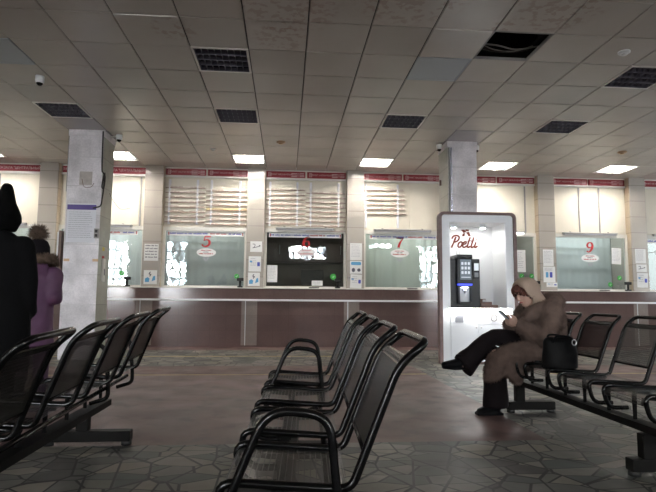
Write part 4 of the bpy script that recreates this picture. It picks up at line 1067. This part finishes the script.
# --- woman in the fur coat, seated, one leg crossed over the other, looking at a phone
BW_ = (2.10, 4.45, 0); q = rel(BW_)
wm = thing('person', 'seated person in a brown fur coat and beige headscarf looking at a phone, legs crossed', 'person', BW_)
b = MB()
b.loft([q(2.20, 4.45, .50), q(2.21, 4.45, .60), q(2.22, 4.45, .72), q(2.18, 4.45, .84), q(2.12, 4.45, .90), q(2.09, 4.45, .925)], [(.17, .12), (.15, .11), (.14, .10), (.17, .10), (.12, .08), (.06, .06)], side=(0, 1, 0), n=18)
b.loft([q(2.10, 4.45, .90), q(2.06, 4.45, .95)], .048, n=12)
FW, UP = Vector((-.88, -.24, -.42)), Vector((-.42, 0, .9))
Ph = head(b, q(2.046, 4.44, 1.000), FW, UP, .95)
for sy, sh, el, wr in ((-1, (2.16, 4.29, .845), (2.09, 4.20, .645), (1.955, 4.375, .735)), (1, (2.16, 4.61, .845), (2.08, 4.69, .65), (1.955, 4.52, .735))):
    b.loft([q(*sh), q((sh[0]+el[0])/2, (sh[1]+el[1])/2, (sh[2]+el[2])/2), q(*el), q((el[0]+wr[0])/2, (el[1]+wr[1])/2, (el[2]+wr[2])/2), q(*wr)], [.055, .048, .042, .036, .026], n=12)
    b.ball(q(*sh), .06); b.ball(q(*el), .044)
hand(b, q(1.955, 4.385, .738), (-.80, .40, .25), (-.3, -.75, -.3), 1, [32, 36, 38, 40], .078)
hand(b, q(1.955, 4.515, .735), (-.82, -.35, .30), (-.3, .75, -.3), -1, [30, 34, 38, 42], .078)
for hp, kn, an, toe in (((2.17, 4.36, .53), (1.745, 4.36, .485), (1.735, 4.37, .075), (1.60, 4.37, .03)), ((2.17, 4.54, .54), (1.745, 4.47, .625), (1.46, 4.40, .405), (1.32, 4.38, .40))):
    mid = lambda a, c_, t: tuple(a[i]*(1-t)+c_[i]*t for i in range(3))
    b.loft([q(*hp), q(*mid(hp, kn, .5)), q(*kn)], [.075, .064, .046], n=14); b.ball(q(*kn), .047)
    b.loft([q(*kn), q(*mid(kn, an, .35)), q(*an)], [.045, .046, .032], n=14); b.ball(q(*an), .036)
    b.loft([q(*an), q(*mid(an, toe, .6)), q(*toe)], [(.034, .036), (.038, .026), (.028, .016)], side=(0, 1, 0), n=12)
body = fused('body', b, M_skin, wm, .0065, 2, .4)
face_bits(Ph, .95, wm)
b = MB(); rh = random.Random(8)
b.ball(Ph(-.012, 0, .052), (.080, .076, .056), 16, 10)
for i in range(150):
    a = rh.uniform(-1.5, 1.5); z0 = .082 - abs(a)*.035; c1 = rh.uniform(-.010, .010)
    P0 = Ph(.02+.03*math.cos(a), .070*math.sin(a), z0); P1 = Ph(.062*math.cos(a)+.012, .078*math.sin(a), z0+.012+c1)
    P2 = Ph(.092*math.cos(a)+rh.uniform(-.006, .012), .084*math.sin(a)+c1, z0-.006+c1-.02*abs(a)); P3 = Ph(.090*math.cos(a)+rh.uniform(-.01, .018), .088*math.sin(a)-c1, z0-.014-.040*abs(a)+rh.uniform(-.010, .012))
    P4 = P3 + Vector((rh.uniform(-.016, .010), rh.uniform(-.012, .012), rh.uniform(-.006, .012)))
    b.loft([Vector(v) for v in spline([tuple(P0), tuple(P1), tuple(P2), tuple(P3), tuple(P4)], 3)], [.0042]*12+[.002], n=5)
b.build('hair', M_hair, wm)
# headscarf: a hood around the head, open at the face, falling to the collar
b = MB()
S_ = MB(); rings = []
for t, (ax, wy, hz, cz) in enumerate(((.062, .084, .090, .036), (.035, .096, .108, .028), (-.01, .106, .120, .012), (-.06, .102, .112, .0), (-.10, .082, .090, -.012), (-.125, .045, .05, -.02))):
    rings.append((ax, wy, hz, cz))
pts = [Ph(a, 0, c_) for a, _, _, c_ in rings]
S_.loft(pts, [(w1, w2) for _, w1, w2, _ in rings], side=tuple(Ph(0, 1, 0)-Ph(0, 0, 0)), n=22)
S_.loft([Ph(-.03, 0, -.02), q(2.125, 4.45, .95), q(2.15, 4.45, .90)], [(.10, .090), (.100, .075), (.12, .085)], n=20)
# carve the face opening: keep everything behind an oval plane
sc = fused('headscarf', S_, M_scarf, wm, .008, 6, .5)
bm = bmesh.new(); bm.from_mesh(sc.data)
o_, fx_, uz_ = Ph(.0, 0, 0), (Ph(1, 0, 0)-Ph(0, 0, 0)).normalized(), (Ph(0, 0, 1)-Ph(0, 0, 0)).normalized(); sx_ = fx_.cross(uz_)
dele = []
for f_ in bm.faces:
    d = f_.calc_center_median() - o_; a, l, u = d.dot(fx_), d.dot(sx_), d.dot(uz_)
    if a > .018 and (l/.088)**2 + ((u+.015)/.098)**2 < 1.0 or a > .050: dele.append(f_)
bmesh.ops.delete(bm, geom=dele, context='FACES'); bm.to_mesh(sc.data); bm.free()
sd = sc.modifiers.new('t', 'SOLIDIFY'); sd.thickness = .008; sd.offset = 0; evaluated(sc)
for p in sc.data.polygons: p.use_smooth = True
# fur coat
b = MB()
b.loft([q(2.20, 4.45, .455), q(2.23, 4.45, .55), q(2.235, 4.45, .68), q(2.20, 4.45, .78), q(2.165, 4.45, .845), q(2.15, 4.45, .88)], [(.22, .17), (.23, .165), (.225, .155), (.225, .165), (.17, .12), (.10, .09)], side=(0, 1, 0), n=22)
for sh, el, wr in (((2.19, 4.27, .84), (2.10, 4.19, .635), (1.945, 4.36, .725)), ((2.19, 4.63, .84), (2.09, 4.71, .64), (1.945, 4.535, .72))):
    b.loft([q(*sh), q((sh[0]+el[0])/2, (sh[1]+el[1])/2, (sh[2]+el[2])/2), q(*el), q((el[0]*.45+wr[0]*.55), (el[1]*.45+wr[1]*.55), (el[2]*.45+wr[2]*.55)), q(*wr)], [.095, .088, .085, .076, .066], n=14)
    b.ball(q(*sh), .10); b.ball(q(*el), .086)
cl = spline([q(2.03, 4.45, .79), q(2.07, 4.34, .83), q(2.20, 4.30, .895), q(2.295, 4.37, .93), q(2.31, 4.45, .94), q(2.295, 4.53, .93), q(2.20, 4.60, .895), q(2.07, 4.56, .83)], 5, closed=True)
b.loft(cl, .062, n=12, closed=True)
b.loft([q(2.04, 4.35, .80), q(1.995, 4.40, .75), q(2.02, 4.42, .68), q(2.06, 4.42, .56)], [(.06, .045)]*4, n=12)
b.loft([q(2.22, 4.36, .52), q(2.05, 4.33, .515), q(1.86, 4.325, .49), q(1.74, 4.33, .445), q(1.705, 4.335, .365), q(1.725, 4.335, .29)], [(.14, .10), (.125, .095), (.11, .09), (.10, .085), (.10, .085), (.098, .085)], side=(0, 1, 0), n=18)
b.loft([q(2.20, 4.54, .52), q(2.02, 4.55, .53), q(1.90, 4.54, .52)], [(.13, .09), (.11, .085), (.09, .07)], side=(0, 1, 0), n=16)
b.loft([q(1.95, 4.27, .47), q(1.86, 4.27, .38), q(1.815, 4.275, .30)], [(.05, .10), (.045, .10), (.04, .085)], side=(0, 1, 0), n=14)
coat = fused('fur_coat', b, M_fur, wm, .013, 4, .5)
ruffle(coat, .020, 9, .005, 40); fur_on(coat, 14000, .022, .0030, .5, 5)
# trousers
b = MB()
b.loft([q(2.19, 4.45, .52), q(2.10, 4.45, .52)], [(.17, .09), (.15, .085)], side=(0, 1, 0), n=16)
b.loft([q(2.17, 4.54, .545), q(1.95, 4.50, .60), q(1.77, 4.475, .625), q(1.715, 4.455, .59), q(1.60, 4.43, .495), q(1.50, 4.41, .405), q(1.475, 4.405, .385)], [(.09, .085), (.085, .08), (.075, .068), (.072, .075), (.075, .085), (.08, .105), (.08, .108)], side=(0, 1, 0), n=18)
b.loft([q(2.17, 4.36, .53), q(1.85, 4.36, .51), q(1.755, 4.36, .46), q(1.735, 4.365, .36), q(1.735, 4.365, .18), q(1.737, 4.365, .06)], [(.09, .085), (.08, .075), (.078, .08), (.08, .088), (.085, .10), (.09, .108)], side=(0, 1, 0), n=18)
tr = fused('trousers', b, M_trous, wm, .011, 3, .5); ruffle(tr, .008, 9)
for an, toe, sole in (((1.745, 4.37, .07), (1.585, 4.37, .030), .012), ((1.455, 4.40, .415), (1.295, 4.38, .408), None)):
    b = MB(); d = Vector(toe)-Vector(an)
    P_ = lambda t, dz: tuple(Vector(q(*an)) + d*t + Vector((0, 0, dz)))
    b.loft([P_(-.22, -.01), P_(.0, .0), P_(.35, -.004), P_(.7, -.006), P_(.95, -.006), P_(1.03, -.008)], [(.028, .03), (.04, .045), (.042, .038), (.045, .030), (.036, .024), (.015, .012)], side=(0, 1, 0), n=14)
    b.loft([P_(-.05, .0), P_(-.05, .07)], [(.042, .045), (.044, .048)], side=(0, 1, 0), n=14)
    if sole is not None: b.box(*[v for pr in ((q(1.57, 0, 0)[0], q(1.79, 0, 0)[0]), (q(0, 4.33, 0)[1], q(0, 4.41, 0)[1]), (0.0, .022)) for v in pr])
    else:
        b.loft([P_(-.22, -.045), P_(.4, -.044), P_(1.0, -.030)], [(.03, .012), (.043, .010), (.028, .008)], side=(0, 1, 0), n=12)
    fused('boot', b, M_boot, wm, .008, 2, .4)
# phone in the hands
b = MB(); b.prism(rrect(-.036, .036, -.072, .072, .010), -.0045, .0045, 'Y')
ph = b.build('smartphone', M_blackmatt, None, (1.862, 4.445, .802)); tag(ph, 'smartphone held by the seated person in the fur coat', 'phone')
vz = Vector((-.74, 0, .67)); vy = Vector((-.67, .0, -.74)); vx = vy.cross(vz)
ph.rotation_euler = Matrix((vx, vy, vz)).transposed().to_euler()
b = MB(); b.prism(rrect(-.032, .032, -.066, .066, .006), .0046, .0054, 'Y'); b.build('phone_screen', make_emit('phone_glow', (.55, .6, .7), .25), ph)
b = MB(); b.prism(rrect(-.037, .037, -.073, .073, .010), -.0075, -.0046, 'Y'); b.build('phone_case', MAT('phone_case', (.28, .24, .16), .5), ph)
# handbag
M_bagblack = MAT('bag_black', (.003, .003, .0034), .6, spec=.15)
hb = thing('handbag', 'black leather handbag standing on the bench seat against the fur coat', 'bag', (1.99, 3.78, .445))
b = MB(); b.loft([(0, 0, .004), (0, 0, .02), (0, 0, .12), (0, 0, .20), (0, 0, .225)], [(.085, .125), (.092, .132), (.085, .128), (.055, .118), (.025, .105)], side=(0, 1, 0), n=24); bg = fused('bag_body', b, M_bagblack, hb, .009, 4); ruffle(bg, .008, 12)
for sy in (-.045, .045):
    b = MB(); b.tube(spline([(-.07, sy, .19), (-.055, sy*1.3, .235), (.0, sy*1.6, .240), (.06, sy*1.4, .225), (.085, sy, .18)], 6), .008, n=8); b.build('handle', M_boot, hb)
b = MB(); b.loft([(.075+.016*math.cos(a*PI/8), -.065, .195+.02*math.sin(a*PI/8)) for a in range(16)], .004, n=6, closed=True); b.build('ring', M_steel, hb)

# --- standing person in black with a pointed hood, seen from behind
M_blackcloth = MAT('black_cloth', (.003, .003, .0035), .9, spec=.15)
M_hood = MAT('black_knit', (.003, .003, .003), .95, spec=.1, bump=.4, bscale=120)
BB = (-2.05, 3.92, 0); q = rel(BB)
bp_ = thing('person', 'standing person all in black with a tall pointed hood, seen from behind', 'person', BB)
def stand_body(b, q, X, Y, s, fwd):
    z = lambda v: v*s
    b.loft([q(X, Y, z(.86)), q(X, Y, z(1.0)), q(X, Y, z(1.15)), q(X, Y, z(1.32)), q(X, Y, z(1.42)), q(X, Y, z(1.47))], [(.17*s, .11*s), (.15*s, .10*s), (.155*s, .105*s), (.19*s, .11*s), (.13*s, .08*s), (.06*s, .06*s)], side=(1, 0, 0), n=18)
    b.loft([q(X, Y, z(1.42)), q(X, Y+.01, z(1.56))], .052*s, n=12)
    P = head(b, q(X, Y+.02, z(1.615)), fwd, (0, 0, 1), s)
    for e in (-1, 1):
        b.loft([q(X+e*.09*s, Y, z(.90)), q(X+e*.095*s, Y, z(.68)), q(X+e*.095*s, Y, z(.48)), q(X+e*.095*s, Y+.01, z(.30)), q(X+e*.10*s, Y-.01, z(.08))], [.085*s, .075*s, .056*s, .054*s, .036*s], n=14)
        b.loft([q(X+e*.10*s, Y-.03, z(.045)), q(X+e*.105*s, Y+.08, z(.035)), q(X+e*.11*s, Y+.18, z(.025))], [(.036*s, .034*s), (.042*s, .03*s), (.03*s, .018*s)], side=(1, 0, 0), n=12)
    return P
b = MB(); X, Y = -2.05, 3.92; s_ = .93
Pb = stand_body(b, q, X, Y, s_, (.35, .92, 0))
for e in (-1, 1):
    b.loft([q(X+e*.19, Y, 1.28), q(X+e*.235, Y+.0, 1.02), q(X+e*.20, Y+.12, .80)], [.055, .045, .03], n=12); b.ball(q(X+e*.19, Y, 1.28), .06)
    hand(b, q(X+e*.20, Y+.12, .80), (-e*.25, .5, -.8), (e*.9, .1, -.1), e, 22, .08)
fused('body', b, M_skin, bp_, .008, 2, .4); face_bits(Pb, s_, bp_)
b = MB()
b.loft([q(X, Y, .42), q(X, Y, .75), q(X, Y, 1.0), q(X, Y, 1.18), q(X, Y, 1.31), q(X, Y, 1.385), q(X+.01, Y, 1.42)], [(.255, .20), (.255, .195), (.24, .18), (.25, .175), (.21, .15), (.13, .12), (.10, .105)], side=(1, 0, 0), n=24)
for e in (-1, 1):
    b.loft([q(X+e*.185, Y, 1.29), q(X+e*.225, Y, 1.03), q(X+e*.215, Y+.03, .90), q(X+e*.20, Y+.10, .81)], [.085, .075, .068, .062], n=14); b.ball(q(X+e*.185, Y, 1.28), .088)
ct = fused('long_coat', b, M_blackcloth, bp_, .014, 4); ruffle(ct, .012, 6)
b = MB()
HR = [(1.40, .10), (1.45, .118), (1.49, .128), (1.53, .118), (1.575, .092), (1.615, .066), (1.65, .051), (1.69, .042), (1.72, .034), (1.74, .020)]
b.loft([q(X+.022+.034*min(1, max(0, (z_-1.45)/.2)), Y-.01, z_) for z_, _ in HR], [(r_, r_*1.05+.008) for _, r_ in HR], side=(1, 0, 0), n=22)
hd = fused('pointed_hood', b, M_hood, bp_, .01, 3)
b = MB()
for e in (-1, 1): b.loft([q(X+e*.09, Y, .6), q(X+e*.095, Y, .35), q(X+e*.10, Y, .10)], [.10, .085, .07], n=14)
fused('trousers', b, M_blackcloth, bp_, .012, 2)
for e in (-1, 1):
    b = MB(); x = X+e*.095
    b.loft([q(x, Y-.07, .05), q(x, Y-.02, .055), q(x, Y+.08, .048), q(x, Y+.18, .036), q(x, Y+.215, .03)], [(.03, .045), (.046, .055), (.05, .047), (.042, .034), (.018, .018)], side=(1, 0, 0), n=14)
    b.loft([q(x, Y-.02, .05), q(x, Y-.02, .20)], [.05, .056], n=14); b.box(*[v for pr in ((x-.045-BB[0], x+.045-BB[0]), (Y-.09-BB[1], Y+.20-BB[1]), (0, .022)) for v in pr])
    fused('boot', b, M_boot, bp_, .009, 2)
# --- standing person in a purple jacket with a fur pompom hat
M_purplecoat = MAT('purple_jacket', (.085, .03, .078), .6, var=.1, vscale=8, bump=.25, bscale=14)
M_purpletrous = MAT('purple_trousers', (.07, .03, .062), .7)
M_darkhat = MAT('dark_knit', (.012, .010, .012), .95, spec=.1)
M_furtrim = MAT('fur_trim', (.115, .08, .06), .9, var=.4, vscale=30, spec=.2)
BP = (-2.25, 5.0, 0); q = rel(BP)
pp = thing('person', 'standing person in a purple jacket with fur collar and pompom hat, arm bent', 'person', BP)
b = MB(); X, Y = -2.25, 5.0; s_ = .845
Pp = stand_body(b, q, X, Y, s_, (-.4, .9, 0))
ARM = {1: ((-2.10, 5.0, 1.13), (-2.075, 4.97, .93), (-2.22, 5.13, .90)), -1: ((-2.40, 5.0, 1.13), (-2.44, 5.0, .93), (-2.34, 5.14, .88))}
for e, (sh, el, wr) in ARM.items():
    b.loft([q(*sh), q(*el), q(*wr)], [.05, .042, .028], n=12); b.ball(q(*el), .044); b.ball(q(*sh), .055)
    hand(b, q(*wr), (-e*.6, .7, .15), (0, .1, 1), e, 25, .076)
fused('body', b, M_skin, pp, .008, 2, .4); face_bits(Pp, s_, pp)
b = MB()
b.loft([q(X, Y, .50), q(X, Y, .62), q(X, Y, .74), q(X, Y, .92), q(X, Y, 1.08), q(X, Y, 1.17), q(X, Y, 1.22)], [(.175, .15), (.17, .145), (.155, .135), (.165, .14), (.175, .135), (.13, .115), (.09, .09)], side=(1, 0, 0), n=22)
for e, (sh, el, wr) in ARM.items():
    b.loft([q(*sh), q(*[(sh[i]+el[i])/2 for i in range(3)]), q(*el), q(*[(el[i]+wr[i])/2 for i in range(3)]), q(*wr)], [.078, .074, .072, .062, .055], n=14); b.ball(q(*el), .073); b.ball(q(*sh), .08)
b.loft([q(X+.10, Y-.05, 1.17), q(X+.03, Y-.10, 1.20), q(X-.08, Y-.09, 1.18)], .06, n=12)
jk = fused('jacket', b, M_purplecoat, pp, .012, 3); ruffle(jk, .012, 12)
b = MB(); cc = spline([q(X+.12, Y, 1.275), q(X+.07, Y-.10, 1.265), q(X-.03, Y-.125, 1.25), q(X-.11, Y-.06, 1.25), q(X-.11, Y+.05, 1.23), q(X, Y+.11, 1.22), q(X+.10, Y+.08, 1.25)], 5, closed=True); b.loft(cc, .042, n=10, closed=True)
fc = fused('fur_collar', b, M_furtrim, pp, .010, 2); fur_on(fc, 2200, .035, .003, .1, 3)
b = MB(); b.loft([q(X, Y+.01, 1.27), q(X, Y+.01, 1.33), q(X, Y+.01, 1.39), q(X, Y+.01, 1.44), q(X, Y+.01, 1.465)], [(.092, .098), (.098, .104), (.095, .10), (.072, .08), (.03, .035)], side=(1, 0, 0), n=20)
fused('knit_hat', b, M_darkhat, pp, .009, 2)
b = MB(); b.ball(q(X-.005, Y, 1.505), .052, 16, 10); pm = fused('pompom', b, M_furtrim, pp, .009, 1); fur_on(pm, 900, .062, .0028, 0, 9)
b = MB()
for e in (-1, 1): b.loft([q(X+e*.08, Y, .55), q(X+e*.085, Y, .38), q(X+e*.09, Y, .18)], [.085, .07, .06], n=14)
fused('trousers', b, M_purpletrous, pp, .011, 2)
for e in (-1, 1):
    b = MB(); x = X+e*.085
    b.loft([q(x, Y-.06, .045), q(x, Y-.02, .05), q(x, Y+.07, .042), q(x, Y+.15, .034), q(x, Y+.18, .028)], [(.028, .04), (.042, .05), (.046, .042), (.038, .032), (.016, .016)], side=(1, 0, 0), n=14)
    b.loft([q(x, Y-.02, .05), q(x, Y-.02, .24)], [.046, .056], n=14); b.box(*[v for pr in ((x-.04-BP[0], x+.04-BP[0]), (Y-.08-BP[1], Y+.165-BP[1]), (0, .022)) for v in pr])
    fused('boot', b, M_boot, pp, .009, 2)
